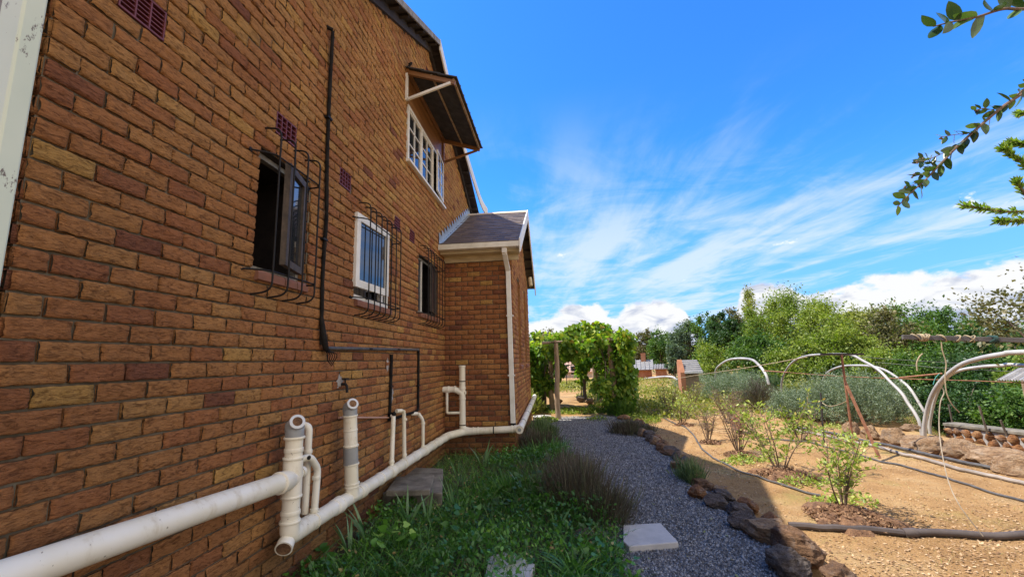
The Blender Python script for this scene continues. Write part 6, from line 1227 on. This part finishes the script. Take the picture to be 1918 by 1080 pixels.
for j, sub in enumerate(([(1838, 232), (1820, 248), (1790, 252), (1762, 257)], [(1800, 268), (1770, 285), (1735, 300), (1722, 302)], [(1768, 300), (1740, 322), (1712, 330)], [(1880, 198), (1860, 205), (1842, 203), (1826, 207)], [(1735, 335), (1712, 345), (1698, 352)], [(1752, 318), (1740, 300), (1727, 296)])):
    pp = [DP(*s, d0 + .02 * (j % 3)) for s in sub]; S_, p, q = twig_leaves(pp, .03, 10 + j, 11); P += p; D += q; SZ += [.040] * len(p); mb.tube(S_, .0018, 4)
    e = S_[-1]
    for k in range(3): c = Vector(e) + Vector((random.uniform(-.012, .012), 0, random.uniform(-.01, .012))); mb.tube([c - Vector((0, 0, .004)), c - Vector((0, 0, .002)), c + Vector((0, 0, .002)), c + Vector((0, 0, .004))], [.001, .0045, .0045, .001], 6)
top2 = [fork, DP(2040, -20, 1.7), DP(1930, 15, 1.6), DP(1880, 17, 1.6), DP(1830, 32, 1.6), DP(1780, 42, 1.6), DP(1748, 50, 1.6)]
S_, p, q = twig_leaves(top2[2:], .09, 4, 13); P += p; D += q; SZ += [.088] * len(p); S2 = spline([tuple(x) for x in top2], 6); mb.tube(S2, [.008 * (1 - .8 * j / len(S2)) for j in range(len(S2))], 6)
S_, p, q = twig_leaves([DP(2000, 120, 1.9), DP(1940, 150, 1.9), DP(1905, 178, 1.9)], .06, 5, 7); P += p; D += q; SZ += [.06] * len(p); mb.tube([fork] + [Vector(tuple(x)) for x in S_], .003, 5)
mb.build('branches', STEM, ht, smooth=True); leaves('leaves', np.array(P, float), np.array(D), np.array(SZ) * rng.uniform(.75, 1.15, len(SZ)), L_GLOSS, ht, 'ovate', seed=6)
mk = empty('spiny_conifer', tuple(DP(2180, 500, 2.5) * [1, 1, 0]), 'spiny conifer branches poking in at the right edge of the sky', 'conifer'); mb = MB(); P = []; D = []; SZ = []
tb = DP(2160, 420, 2.5); mb.tube(spline([(tb[0] + .2, tb[1], -.05), (tb[0] + .15, tb[1], 1.4), (tb[0] + .1, tb[1], tb[2] + 1.2)], 6), [.06 - .003 * j for j in range(13)], 8)
for j, sub in enumerate(([(2150, 470), (2000, 410), (1930, 397), (1880, 396), (1835, 389), (1800, 384)], [(1960, 410), (1920, 412), (1890, 414), (1868, 413)], [(2150, 420), (2000, 350), (1935, 320), (1908, 300), (1890, 285), (1877, 276)], [(1950, 280), (1918, 270), (1892, 266)], [(2120, 420), (1960, 400), (1912, 352), (1905, 340)], [(2150, 350), (2000, 250), (1930, 215), (1905, 214)])):
    pp = [Vector((tb[0] + .13, tb[1], tb[2] - .1))] + [Vector(DP(*s, 2.45 + .03 * j)) for s in sub] if j in (0, 2, 5) else [Vector(DP(*s, 2.45 + .03 * j)) for s in sub]; S_ = spline([tuple(x) for x in pp], 7); A = np.array([tuple(x) for x in S_]); mb.tube(S_, [.011 * (1 - .7 * k / len(S_)) for k in range(len(S_))], 6)
    r = np.random.default_rng(600 + j)
    m = 70 * len(sub); t = r.random(m) ** .7 * (len(A) - 2); t = t[t > (len(A) * .12 if j in (0, 2, 5) else 0)]; i = t.astype(int); q = A[i] + (A[i + 1] - A[i]) * (t - i)[:, None]; tg = unit(A[i + 1] - A[i]); P.append(q); D.append(tg * 1.1 + unit(r.normal(0, 1, (len(t), 3))) * .8); SZ.append(r.uniform(.03, .055, len(t)))
mb.build('branches', STEM, mk, smooth=True); P = np.vstack(P); lv = leaves('leaves', P, np.vstack(D), np.concatenate(SZ), L_SPIKE, mk, 'needle', seed=8)

# dead leaves and bare litter among the weeds
r = np.random.default_rng(141); n = 1500; Y_ = r.uniform(1.6, 8, n); X_ = r.uniform(.05, 2.4, n); k = (X_ < path_l(Y_)) & ~((Y_ > 6) & (X_ < 1.3)); X_, Y_ = X_[k], Y_[k]; n = len(X_)
tag(leaves('dead_leaves', np.c_[X_, Y_, hgt(X_, Y_) + r.random(n) * .12], r.normal(0, 1, (n, 3)) * [1, 1, .5], r.uniform(.015, .045, n), L_DRY, None, 'oval', seed=12, flat=.5), 'dead leaves caught in the weedy bed', 'leaves', kind='stuff')
